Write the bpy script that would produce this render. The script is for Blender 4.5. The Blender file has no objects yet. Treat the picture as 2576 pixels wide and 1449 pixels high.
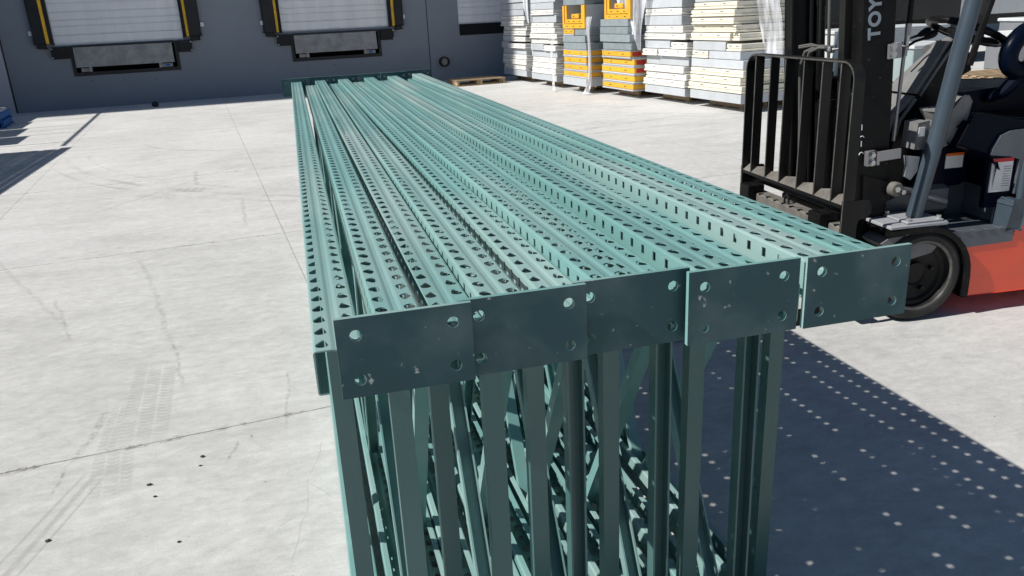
import bpy, bmesh, math, random
from mathutils import Vector, Matrix
from mathutils.geometry import tessellate_polygon
random.seed(11)
scene = bpy.context.scene
COL = scene.collection
R = math.radians
# ------------------------------------------------------------------ camera
HC = 1.49
cam_d = bpy.data.cameras.new("camera"); cam = bpy.data.objects.new("camera", cam_d); COL.objects.link(cam)
yaw, pitch, roll = .2459, .3317, -.0491
F = Vector((math.sin(yaw)*math.cos(pitch), math.cos(yaw)*math.cos(pitch), -math.sin(pitch)))
r0 = Vector((math.cos(yaw), -math.sin(yaw), 0)); u0 = r0.cross(F)
r2 = r0*math.cos(roll)+u0*math.sin(roll); u2 = -r0*math.sin(roll)+u0*math.cos(roll)
cam.matrix_world = Matrix(((r2.x, u2.x, -F.x, 0), (r2.y, u2.y, -F.y, 0), (r2.z, u2.z, -F.z, HC), (0, 0, 0, 1)))
cam_d.sensor_width = 36; cam_d.lens = 36*2012.65/2576; cam_d.clip_start = .05; cam_d.clip_end = 600
scene.camera = cam
# ------------------------------------------------------------------ light
EL, AZ = R(42.5), R(3.0)          # sun height; heading of the shadows from +x
w = bpy.data.worlds.new("World"); scene.world = w; w.use_nodes = True
nt = w.node_tree; bg = nt.nodes['Background']
sky = nt.nodes.new('ShaderNodeTexSky'); sky.sky_type = 'NISHITA'; sky.sun_disc = False
sky.sun_elevation = EL; sky.sun_rotation = R(270); sky.ozone_density = 5; sky.dust_density = .3
nt.links.new(sky.outputs[0], bg.inputs[0]); bg.inputs[1].default_value = .056
sun_d = bpy.data.lights.new("sun", 'SUN'); sun_d.energy = 5.0; sun_d.angle = R(.5); sun_d.color = (1, .965, .91)
sun = bpy.data.objects.new("sun", sun_d); COL.objects.link(sun)
sd = Vector((math.cos(AZ)*math.cos(EL), math.sin(AZ)*math.cos(EL), -math.sin(EL)))
sun.rotation_euler = sd.to_track_quat('-Z', 'Y').to_euler()
scene.view_settings.view_transform = 'Standard'; scene.view_settings.look = 'None'
scene.view_settings.exposure = 0.05; scene.view_settings.gamma = 1

# ------------------------------------------------------------------ materials
def srgb(r, g, b):
    f = lambda c: (c/255/12.92) if c/255 <= .04045 else ((c/255+.055)/1.055)**2.4
    return (f(r), f(g), f(b), 1)
def mat(name, c, rough=.6, metal=0, var=.12, scale=6, stretch=(1, 1, 1), dust=0, dustc=(.45, .46, .44, 1), dscale=3, bump=0, spec=.5, world=False, rnd=0, speck=0, coat=0):
    m = bpy.data.materials.new(name); m.use_nodes = True
    N = m.node_tree.nodes; L = m.node_tree.links; b = N['Principled BSDF']
    b.inputs['Roughness'].default_value = rough; b.inputs['Metallic'].default_value = metal
    b.inputs['Specular IOR Level'].default_value = spec; b.inputs['Coat Weight'].default_value = coat
    tc = N.new('ShaderNodeTexCoord'); mp = N.new('ShaderNodeMapping'); mp.inputs['Scale'].default_value = stretch
    if world:
        g = N.new('ShaderNodeNewGeometry'); L.new(g.outputs['Position'], mp.inputs[0])
    else:
        oi = N.new('ShaderNodeObjectInfo'); ad = N.new('ShaderNodeVectorMath'); ad.operation = 'ADD'
        ml = N.new('ShaderNodeVectorMath'); ml.operation = 'SCALE'; ml.inputs[3].default_value = 17
        cb = N.new('ShaderNodeCombineXYZ'); L.new(oi.outputs['Random'], cb.inputs[0]); L.new(oi.outputs['Random'], cb.inputs[1])
        L.new(cb.outputs[0], ml.inputs[0]); L.new(tc.outputs['Object'], ad.inputs[0]); L.new(ml.outputs[0], ad.inputs[1]); L.new(ad.outputs[0], mp.inputs[0])
    n = N.new('ShaderNodeTexNoise'); n.inputs['Scale'].default_value = scale; n.inputs['Detail'].default_value = 6; n.inputs['Roughness'].default_value = .62
    L.new(mp.outputs[0], n.inputs['Vector'])
    mr = N.new('ShaderNodeMapRange'); mr.inputs[1].default_value = .25; mr.inputs[2].default_value = .75
    mr.inputs[3].default_value = 1-var; mr.inputs[4].default_value = 1+var; L.new(n.outputs[0], mr.inputs[0])
    vm = N.new('ShaderNodeVectorMath'); vm.operation = 'SCALE'; vm.inputs[0].default_value = c[:3]; L.new(mr.outputs[0], vm.inputs[3])
    out = vm.outputs[0]
    if rnd and not world:
        r1 = N.new('ShaderNodeMapRange'); r1.inputs[3].default_value = 1-rnd; r1.inputs[4].default_value = 1+rnd; L.new(oi.outputs['Random'], r1.inputs[0])
        v2 = N.new('ShaderNodeVectorMath'); v2.operation = 'SCALE'; L.new(out, v2.inputs[0]); L.new(r1.outputs[0], v2.inputs[3]); out = v2.outputs[0]
    def mixc(fac, a, col):
        mx = N.new('ShaderNodeMix'); mx.data_type = 'RGBA'; L.new(fac, mx.inputs[0]); L.new(a, mx.inputs[6]); mx.inputs[7].default_value = col; return mx.outputs[2]
    def thr(sock, lo, hi, amt):
        q = N.new('ShaderNodeMapRange'); q.inputs[1].default_value = lo; q.inputs[2].default_value = hi; q.inputs[4].default_value = amt; L.new(sock, q.inputs[0]); return q.outputs[0]
    if dust:
        n2 = N.new('ShaderNodeTexNoise'); n2.inputs['Scale'].default_value = dscale; n2.inputs['Detail'].default_value = 5; L.new(mp.outputs[0], n2.inputs['Vector'])
        out = mixc(thr(n2.outputs[0], .45, .75, dust), out, dustc)
    if speck:
        n3 = N.new('ShaderNodeTexNoise'); n3.inputs['Scale'].default_value = 60; n3.inputs['Detail'].default_value = 3; L.new(mp.outputs[0], n3.inputs['Vector'])
        out = mixc(thr(n3.outputs[0], .68, .76, speck), out, (.5, .52, .5, 1))
    L.new(out, b.inputs['Base Color'])
    rr = N.new('ShaderNodeMapRange'); rr.inputs[3].default_value = max(0, rough-.12); rr.inputs[4].default_value = min(1, rough+.15); L.new(n.outputs[0], rr.inputs[0]); L.new(rr.outputs[0], b.inputs['Roughness'])
    if bump:
        bp = N.new('ShaderNodeBump'); bp.inputs['Strength'].default_value = bump; bp.inputs['Distance'].default_value = .01
        L.new(n.outputs[0], bp.inputs['Height']); L.new(bp.outputs[0], b.inputs['Normal'])
    return m

TEAL = (.185, .365, .350, 1)
M = {}
M['teal'] = mat('teal_paint', TEAL, .34, 0, .07, 5, (1, .35, 1), .55, (.50, .56, .53, 1), 2.4, 0, .5, rnd=.05, speck=.12)
M['teal_plate_shade'] = mat('teal_plate_shade_tint', (.030, .082, .092, 1), .5, 0, .12, 9, (1, 1, 1), .42, (.19, .235, .24, 1), 9, .05, .3, speck=.9)  # same teal as the posts, darkened so the plate faces read as shaded
M['teal_brace_shade'] = mat('teal_brace_shade_tint', (.056, .136, .132, 1), .30, 0, .06, 5, (1, 1, .4), .15, (.33, .38, .37, 1), 4, rnd=.06)  # rack teal with shade painted in, for the horizontal braces
M['wall'] = mat('grey_wall_paint', (.262, .292, .33, 1), .8, 0, .06, 1.1, (1, 1, 1), .12, (.17, .185, .20, 1), .6, .15, .2, world=True)
M['wall_light'] = mat('light_wall_paint', (.50, .51, .56, 1), .8, 0, .05, 1.1, (1, 1, 1), 0, bump=.1, spec=.2, world=True)
M['doorw'] = mat('white_door_paint', (.90, .91, .92, 1), .45, 0, .06, 2, (3, 1, .4), .25, (.48, .49, .52, 1), 1.2, world=True)
M['rubber'] = mat('black_rubber', (.016, .017, .019, 1), .7, 0, .25, 8, dust=.12, dustc=(.08, .08, .08, 1), bump=.1)
M['yellow'] = mat('yellow_stripe', (.92, .52, .02, 1), .6, 0, .2, 9, dust=.3, dustc=(.3, .2, .05, 1), dscale=14)
M['steel_dark'] = mat('dark_frame_steel', (.03, .03, .032, 1), .6, .2, .2, 8)
M['galv'] = mat('leveler_steel', (.36, .36, .35, 1), .6, .1, .25, 7, dust=.6, dustc=(.20, .19, .17, 1), dscale=5)
M['black'] = mat('pit_black', (.006, .006, .007, 1), .9, 0, .1, 5)
M['white'] = mat('white_plastic', (.75, .76, .78, 1), .5, 0, .04, 5)
M['conc_in'] = mat('pipe_concrete', (.4, .36, .33, 1), .9, 0, .15, 14)
M['pan_grey'] = mat('grey_panel_metal', (.50, .53, .56, 1), .45, 0, .10, 5, (1, 1, 1), .35, (.55, .57, .58, 1), 3, rnd=.1)
M['pan_white'] = mat('white_panel_foam', (.76, .75, .71, 1), .7, 0, .06, 9, rnd=.05)
M['pan_cream'] = mat('cream_panel_foam', (.76, .72, .60, 1), .7, 0, .06, 9, rnd=.05)
M['pan_yellow'] = mat('yellow_panel_foam', (.80, .42, .03, 1), .65, 0, .15, 14, dust=.3, dustc=(.6, .25, .02, 1), dscale=9, rnd=.06)
M['pan_galv'] = mat('dull_panel_metal', (.27, .32, .34, 1), .5, .1, .16, 9, dust=.4, dustc=(.33, .36, .37, 1), dscale=6, rnd=.1)
M['slot'] = mat('slot_dark', (.05, .045, .04, 1), .9)
M['red'] = mat('red_tag', (.55, .03, .03, 1), .6)
M['wood'] = mat('pallet_wood', (.42, .30, .18, 1), .8, 0, .3, 6, (1, 9, 6), .35, (.22, .17, .12, 1), 4, bump=.2, rnd=.25)
M['bluep'] = mat('blue_pallet_paint', (.015, .13, .42, 1), .7, 0, .25, 8, dust=.25, dustc=(.15, .18, .22, 1), dscale=6)
M['fk_black'] = mat('forklift_black', (.007, .007, .0075, 1), .36, 0, .3, 7, dust=.10, dustc=(.05, .05, .048, 1), dscale=9, spec=.14, bump=.04, speck=.15)
M['fk_steel'] = mat('worn_black_steel', (.014, .014, .014, 1), .34, .3, .3, 12, (1, 1, .15), .5, (.06, .058, .052, 1), 7, bump=.06, spec=.25)
M['fk_worn'] = mat('worn_edge_steel', (.13, .125, .115, 1), .4, .5, .5, 22)
M['fk_dust'] = mat('dusty_steel', (.14, .13, .115, 1), .8, 0, .35, 14, dust=.5, dustc=(.27, .25, .22, 1), dscale=8, bump=.2)
M['fk_red'] = mat('forklift_red', (.85, .085, .032, 1), .30, 0, .08, 4, (1, 1, 3), .22, (.62, .07, .035, 1), 6, spec=.5, coat=.3)
M['fk_grey'] = mat('forklift_grey', (.085, .10, .118, 1), .38, 0, .12, 7, dust=.25, dustc=(.2, .21, .22, 1), dscale=10)
M['fk_pillar'] = mat('guard_grey_paint', (.048, .068, .088, 1), .30, 0, .1, 6, dust=.10, dustc=(.12, .14, .16, 1), spec=.45)
M['fk_navy'] = mat('seat_vinyl', (.002, .005, .014, 1), .30, 0, .15, 6, spec=.06)
M['fk_plastic'] = mat('cowl_plastic', (.18, .178, .175, 1), .75, 0, .2, 18, dust=.35, dustc=(.2, .19, .18, 1), dscale=6, bump=.08)
M['tyre'] = mat('tyre_rubber', (.012, .012, .012, 1), .75, 0, .25, 15, dust=.45, dustc=(.09, .085, .08, 1), dscale=7, bump=.15)
M['rim'] = mat('rim_black', (.012, .011, .010, 1), .55, 0, .3, 8, dust=.35, dustc=(.05, .047, .044, 1), dscale=8, spec=.2)
M['bright'] = mat('bright_steel', (.5, .5, .5, 1), .28, .9, .1, 12)
M['zinc'] = mat('zinc_bracket', (.34, .33, .34, 1), .42, .6, .12, 9)
M['plateg'] = mat('pale_grey_paint', (.33, .34, .36, 1), .5, 0, .15, 9)
M['letter'] = mat('letter_silver', (.30, .34, .38, 1), .45)
M['label'] = mat('label_white', (.72, .72, .72, 1), .5, 0, .03)
M['hose'] = mat('hose_grey', (.10, .098, .09, 1), .6, 0, .15, 20)
M['orange'] = mat('marker_orange', (.8, .15, .02, 1), .3)
M['trail'] = mat('trailer_black', (.012, .013, .016, 1), .25, 0, .2, 1.5, (1, 1, 1), .3, (.05, .05, .055, 1), 1.4, spec=.5)
M['alu'] = mat('aluminium_trim', (.62, .63, .64, 1), .35, .7, .08, 9)
M['cab'] = mat('cabinet_green', (.34, .42, .42, 1), .5, 0, .08, 4)
M['cabw'] = mat('cabinet_white', (.66, .69, .70, 1), .5, 0, .08, 4, dust=.3, dustc=(.5, .5, .5, 1))
M['cabg'] = mat('cabinet_grey', (.27, .285, .31, 1), .5, .2, .08, 4)
M['stone'] = mat('pebble', (.06, .055, .05, 1), .9, 0, .3, 40)

def wrap_material():
    m = bpy.data.materials.new('stretch_wrap'); m.use_nodes = True
    N = m.node_tree.nodes; L = m.node_tree.links; b = N['Principled BSDF']
    b.inputs['Base Color'].default_value = (.93, .95, 1, 1); b.inputs['Roughness'].default_value = .22
    tc = N.new('ShaderNodeTexCoord'); mp = N.new('ShaderNodeMapping'); mp.inputs['Scale'].default_value = (6, 6, .8)
    n = N.new('ShaderNodeTexNoise'); n.inputs['Scale'].default_value = 1.6; n.inputs['Detail'].default_value = 5
    L.new(tc.outputs['Object'], mp.inputs[0]); L.new(mp.outputs[0], n.inputs['Vector'])
    q = N.new('ShaderNodeMapRange'); q.inputs[1].default_value = .35; q.inputs[2].default_value = .7; q.inputs[3].default_value = .16; q.inputs[4].default_value = .8
    L.new(n.outputs[0], q.inputs[0]); L.new(q.outputs[0], b.inputs['Alpha'])
    bp = N.new('ShaderNodeBump'); bp.inputs['Strength'].default_value = .6; bp.inputs['Distance'].default_value = .02; L.new(n.outputs[0], bp.inputs['Height']); L.new(bp.outputs[0], b.inputs['Normal'])
    return m
M['wrap'] = wrap_material()

def ground_material():
    m = bpy.data.materials.new('yard_concrete'); m.use_nodes = True
    N = m.node_tree.nodes; L = m.node_tree.links; b = N['Principled BSDF']
    g = N.new('ShaderNodeNewGeometry'); pos = g.outputs['Position']
    def mapn(scale, rot=0, loc=(0, 0, 0)):
        mp = N.new('ShaderNodeMapping'); mp.inputs['Rotation'].default_value = (0, 0, rot); mp.inputs['Scale'].default_value = scale; mp.inputs['Location'].default_value = loc
        L.new(pos, mp.inputs[0]); return mp.outputs[0]
    def noise(vec, s, d=6, r=.6, dist=0):
        n = N.new('ShaderNodeTexNoise'); n.inputs['Scale'].default_value = s; n.inputs['Detail'].default_value = d; n.inputs['Roughness'].default_value = r; n.inputs['Distortion'].default_value = dist
        L.new(vec, n.inputs['Vector']); return n.outputs[0]
    def rng(s, a, b_, c, d):
        q = N.new('ShaderNodeMapRange'); q.inputs[1].default_value = a; q.inputs[2].default_value = b_; q.inputs[3].default_value = c; q.inputs[4].default_value = d; L.new(s, q.inputs[0]); return q.outputs[0]
    def mth(op, a, b_=None, c=None):
        q = N.new('ShaderNodeMath'); q.operation = op
        for i, v in enumerate((a, b_, c)):
            if v is None: continue
            if isinstance(v, (int, float)): q.inputs[i].default_value = v
            else: L.new(v, q.inputs[i])
        return q.outputs[0]
    def mix(f, a, c):
        mx = N.new('ShaderNodeMix'); mx.data_type = 'RGBA'
        if isinstance(f, (int, float)): mx.inputs[0].default_value = f
        else: L.new(f, mx.inputs[0])
        for i, v in ((6, a), (7, c)):
            if isinstance(v, tuple): mx.inputs[i].default_value = v
            else: L.new(v, mx.inputs[i])
        return mx.outputs[2]
    big = noise(mapn((1, 1, 1)), .55, 4, .55); mid = noise(mapn((.6, 1.6, 1), -.1), 2.6, 7, .65); fine = noise(mapn((.75, 1.3, 1), -.1), 15, 8, .78, .2); grain = noise(mapn((1, 1, 1)), 160, 3, .6)
    v = mth('ADD', mth('ADD', mth('MULTIPLY', rng(big, .3, .7, -1, 1), .045), mth('MULTIPLY', rng(mid, .3, .7, -1, 1), .052)), mth('ADD', mth('MULTIPLY', rng(fine, .33, .67, -1, 1), .085), mth('MULTIPLY', rng(grain, .3, .7, -1, 1), .04)))
    val = mth('ADD', mth('ADD', v, .560), 0.0)
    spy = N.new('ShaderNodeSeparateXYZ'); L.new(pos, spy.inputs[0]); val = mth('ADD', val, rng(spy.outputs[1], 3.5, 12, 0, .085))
    slab = N.new('ShaderNodeTexWhiteNoise'); slab.noise_dimensions = '1D'; L.new(mth('FLOOR', mth('DIVIDE', spy.outputs[1], 3.05)), slab.inputs['W']); val = mth('ADD', val, mth('MULTIPLY', mth('SUBTRACT', slab.outputs['Value'], .5), .02))
    cmb = N.new('ShaderNodeCombineColor'); L.new(val, cmb.inputs[0]); L.new(mth('MULTIPLY', val, .99), cmb.inputs[1]); L.new(mth('MULTIPLY', val, .955), cmb.inputs[2])
    col = cmb.outputs[0]
    # soft dirty patches
    d = rng(noise(mapn((1, 1, 1), 0, (4, 2, 0)), 1.1, 6, .7), .50, .72, 0, .42); col = mix(d, col, (.40, .395, .38, 1))
    sp = N.new('ShaderNodeSeparateXYZ'); L.new(mapn((1, 1, 1)), sp.inputs[0]); X, Y = sp.outputs[0], sp.outputs[1]
    # rotated yard coordinates along and across the building
    ca, sa = math.cos(R(5.95)), math.sin(R(5.95))
    wob = mth('MULTIPLY', mth('SUBTRACT', noise(mapn((1, 1, 1)), 3.5, 4, .6), .5), .035)
    S = mth('ADD', mth('MULTIPLY', X, ca), mth('MULTIPLY', Y, sa)); T = mth('ADD', mth('MULTIPLY', X, -sa), mth('MULTIPLY', Y, ca))
    def line(coord, at, half, soft=.6):
        dd = mth('ABSOLUTE', mth('SUBTRACT', coord, at)); return rng(dd, half*soft, half*1.5, 1, 0)
    # sawn joints: repeat every 3.05 m across, listed along
    per = mth('SUBTRACT', mth('FLOORED_MODULO', mth('SUBTRACT', T, 3.035-1.525), 3.05), 1.525)
    J = line(per, 0, .0042)
    for s_ in (-1.80, .42, 4.9, 9.4, -6.2): J = mth('MAXIMUM', J, mth('MULTIPLY', line(S, s_, .0038), .6))
    jn = rng(noise(mapn((1, 1, 1)), 24, 5, .7), .3, .62, .25, .8); col = mix(mth('MULTIPLY', J, jn), col, (.10, .095, .085, 1))
    # chipped arrises along the joints
    chip = mth('MULTIPLY', line(per, 0, .016), rng(noise(mapn((1, 1, 1)), 6, 6, .85), .54, .60, 0, .85)); col = mix(chip, col, (.20, .19, .175, 1))
    # hairline cracks
    def cracks(scale, width, lo, hi, amt, c, loc):
        dv = N.new('ShaderNodeVectorMath'); dv.operation = 'ADD'; nz = N.new('ShaderNodeTexNoise'); nz.inputs['Scale'].default_value = 2.2; nz.inputs['Detail'].default_value = 6
        L.new(pos, nz.inputs['Vector']); sc = N.new('ShaderNodeVectorMath'); sc.operation = 'SCALE'; sc.inputs[3].default_value = .5; L.new(nz.outputs['Color'], sc.inputs[0])
        L.new(mapn((1, 1, 0), 0, loc), dv.inputs[0]); L.new(sc.outputs[0], dv.inputs[1])
        vo = N.new('ShaderNodeTexVoronoi'); vo.feature = 'DISTANCE_TO_EDGE'; vo.inputs['Scale'].default_value = scale; L.new(dv.outputs[0], vo.inputs['Vector'])
        e = rng(vo.outputs['Distance'], 0, width, 1, 0); msk = rng(noise(mapn((1, 1, 1), 0, loc), .8, 3, .5), lo, hi, 0, amt); return mth('MULTIPLY', e, msk), c
    for a in (cracks(1.1, .004, .60, .68, .30, (.30, .29, .27, 1), (3, 1, 0)), cracks(.55, .0035, .60, .68, .35, (.27, .26, .24, 1), (9, 5, 0))): col = mix(a[0], col, a[1])
    def seg(p, q, wd, amt, c=(.25, .24, .225, 1), wob_=.03, thick=5, lo=.42, hi=.62):
        # a scuff from p to q with ragged edges
        cx, cy = (p[0]+q[0])/2, (p[1]+q[1])/2; dx_, dy_ = q[0]-p[0], q[1]-p[1]; ln = math.hypot(dx_, dy_)/2; ux, uy = dx_/(2*ln), dy_/(2*ln)
        dx = mth('SUBTRACT', X, cx); dy = mth('SUBTRACT', Y, cy)
        wv = mth('MULTIPLY', mth('SUBTRACT', noise(mapn((1, 1, 1)), thick, 3, .5), .5), wob_*2)
        a_ = mth('ADD', mth('ADD', mth('MULTIPLY', dx, uy), mth('MULTIPLY', dy, -ux)), wv); b_ = mth('ADD', mth('MULTIPLY', dx, ux), mth('MULTIPLY', dy, uy))
        nn = rng(noise(mapn((1, 1, 1)), 28, 5, .8), lo, hi, 0, amt)
        return mix(mth('MULTIPLY', mth('MULTIPLY', rng(mth('ABSOLUTE', a_), wd*.3, wd, 1, 0), rng(mth('ABSOLUTE', b_), ln*.75, ln, 1, 0)), nn), col, c)
    def arc(cx, cy, rad, wd, amt, c=(.30, .295, .28, 1), y0=None, y1=None):
        dx = mth('SUBTRACT', X, cx); dy = mth('SUBTRACT', Y, cy)
        rr = mth('SQRT', mth('ADD', mth('MULTIPLY', dx, dx), mth('MULTIPLY', dy, dy)))
        e = rng(mth('ABSOLUTE', mth('SUBTRACT', rr, rad)), wd*.3, wd, 1, 0)
        nn = rng(noise(mapn((1, 1, 1), 0, (cx, cy, 0)), 1.3, 7, .8), .44, .62, 0, amt); f = mth('MULTIPLY', e, nn)
        if y0 is not None: f = mth('MULTIPLY', f, mth('MULTIPLY', rng(Y, y0, y0+.6, 0, 1), rng(Y, y1-.6, y1, 1, 0)))
        return mix(f, col, c)
    for a in ((3.2, 12.8, 6.3, .05, .6, (.30, .295, .28, 1), 6.4, 11.5), (3.2, 12.8, 6.5, .03, .5, (.30, .295, .28, 1), 6.4, 11.5), (3.2, 12.8, 6.05, .025, .5, (.30, .295, .28, 1), 7, 11.5), (-.4, 12.5, 1.75, .05, .45, (.30, .295, .28, 1), 8, 12.5), (9.5, 15.5, 6.4, .05, .55, (.28, .275, .26, 1), 8, 15), (9.5, 15.5, 6.65, .03, .5, (.28, .275, .26, 1), 8, 15), (6.4, 3.0, 7.5, .09, .5, (.27, .265, .25, 1), 8, 11), (5.5, 3.5, 7.5, .06, .45, (.27, .265, .25, 1), 8, 11), (4.5, 8.0, 2.2, .05, .45, (.28, .275, .26, 1), 8, 12)): col = arc(*a)
    sc = rng(noise(mapn((.35, 5, 1), -.1), 1.6, 6, .7), .56, .70, 0, .34); col = mix(mth('MULTIPLY', sc, rng(Y, 5, 12, .1, 1)), col, (.33, .325, .31, 1))
    sc = rng(noise(mapn((.5, 7, 1), -.1, (3, 3, 0)), 1.9, 7, .75), .58, .68, 0, .5); sc = mth('MULTIPLY', sc, mth('MULTIPLY', rng(X, 1.6, 2.4, 0, 1), mth('MULTIPLY', rng(Y, 6, 7.5, 0, 1), rng(Y, 10.5, 12, 1, 0)))); col = mix(sc, col, (.25, .245, .235, 1))
    def tread(p, q, wd, pitch_, amt, cols=3):
        cx, cy = (p[0]+q[0])/2, (p[1]+q[1])/2; ln = math.hypot(q[0]-p[0], q[1]-p[1])/2; ux, uy = (q[0]-p[0])/(2*ln), (q[1]-p[1])/(2*ln)
        dx = mth('SUBTRACT', X, cx); dy = mth('SUBTRACT', Y, cy)
        a_ = mth('ADD', mth('MULTIPLY', dx, uy), mth('MULTIPLY', dy, -ux)); b_ = mth('ADD', mth('MULTIPLY', dx, ux), mth('MULTIPLY', dy, uy))
        box = mth('MULTIPLY', rng(mth('ABSOLUTE', a_), wd*.88, wd, 1, 0), rng(mth('ABSOLUTE', b_), ln*.55, ln, 1, 0))
        cw = 2*wd/cols; fr = mth('FLOORED_MODULO', mth('ADD', a_, wd), cw); idx = mth('FLOOR', mth('DIVIDE', mth('ADD', a_, wd), cw))
        bb = mth('ADD', mth('ADD', b_, mth('MULTIPLY', idx, pitch_*.5)), mth('MULTIPLY', mth('ABSOLUTE', mth('SUBTRACT', fr, cw/2)), .45))
        wv = mth('FLOORED_MODULO', mth('ADD', bb, 20), pitch_)
        blk = mth('MULTIPLY', rng(mth('ABSOLUTE', mth('SUBTRACT', wv, pitch_/2)), pitch_*.30, pitch_*.42, 1, 0), rng(mth('ABSOLUTE', mth('SUBTRACT', fr, cw/2)), cw*.36, cw*.46, 1, 0))
        nn = rng(noise(mapn((1, 1, 1)), 9, 5, .75), .36, .56, .15, amt)
        return mix(mth('MULTIPLY', mth('MULTIPLY', box, blk), nn), col, (.385, .38, .365, 1))
    col = tread((-.80, 3.86), (-.73, 2.92), .098, .030, .62); col = tread((-.83, 2.98), (-.78, 2.60), .075, .030, .5); col = tread((-.88, 3.45), (-.86, 2.9), .035, .03, .5, 2); col = tread((-1.30, 8.35), (-.90, 8.15), .10, .085, .8, 2); col = tread((-1.6, 8.2), (-1.2, 7.9), .06, .07, .6, 2)
    for p, q, wd, am in (((-.915, 3.36), (-.965, 2.90), .020, .95), ((-.965, 2.92), (-.985, 2.70), .012, .85), ((-.375, 2.88), (-.412, 2.71), .009, .95), ((-.19, 3.50), (-.20, 2.90), .008, .8), ((-1.19, 5.81), (-1.0, 5.09), .022, .55), ((-1.0, 5.09), (-.77, 4.06), .020, .65), ((-.77, 4.10), (-.635, 3.46), .014, .9), ((-1.18, 9.4), (-1.06, 8.4), .03, .8), ((-.60, 7.6), (-.50, 6.4), .02, .7), ((-.62, 9.7), (-1.9, 7.4), .03, .5), ((-2.2, 6.2), (-1.3, 4.4), .02, .5), ((-1.55, 5.1), (-1.25, 4.2), .015, .6)):
        col = seg(p, q, wd, am*.8)
    for p, q, wd in (((-.85, 2.84), (-1.02, 2.20), .016), ((-.89, 2.84), (-1.07, 2.22), .009), ((-.82, 2.80), (-.98, 2.20), .007)): col = seg(p, q, wd, .6, (.36, .355, .34, 1), .004, 3, .2, .5)
    for p, q in (((-.06, 2.78), (-.12, 2.52)), ((-.12, 2.53), (-.14, 2.30)), ((-.14, 2.31), (-.19, 2.05)), ((-.12, 2.5), (-.05, 2.38)), ((-.14, 2.32), (-.23, 2.26))): col = seg(p, q, .003, .45, (.36, .35, .33, 1), .02, 7, .1, .4)
    # scattered dark flecks
    fl = rng(noise(mapn((1, 1.6, 1)), 46, 2, .5), .745, .78, 0, .8); col = mix(fl, col, (.16, .155, .14, 1))
    L.new(col, b.inputs['Base Color']); b.inputs['Roughness'].default_value = .82; b.inputs['Specular IOR Level'].default_value = .3
    bp = N.new('ShaderNodeBump'); bp.inputs['Strength'].default_value = .35; bp.inputs['Distance'].default_value = .004
    h = mth('SUBTRACT', mth('ADD', mth('MULTIPLY', fine, .6), mth('MULTIPLY', grain, .4)), mth('MULTIPLY', J, 1.5)); L.new(h, bp.inputs['Height']); L.new(bp.outputs[0], b.inputs['Normal'])
    return m
M['ground'] = ground_material()

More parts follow.
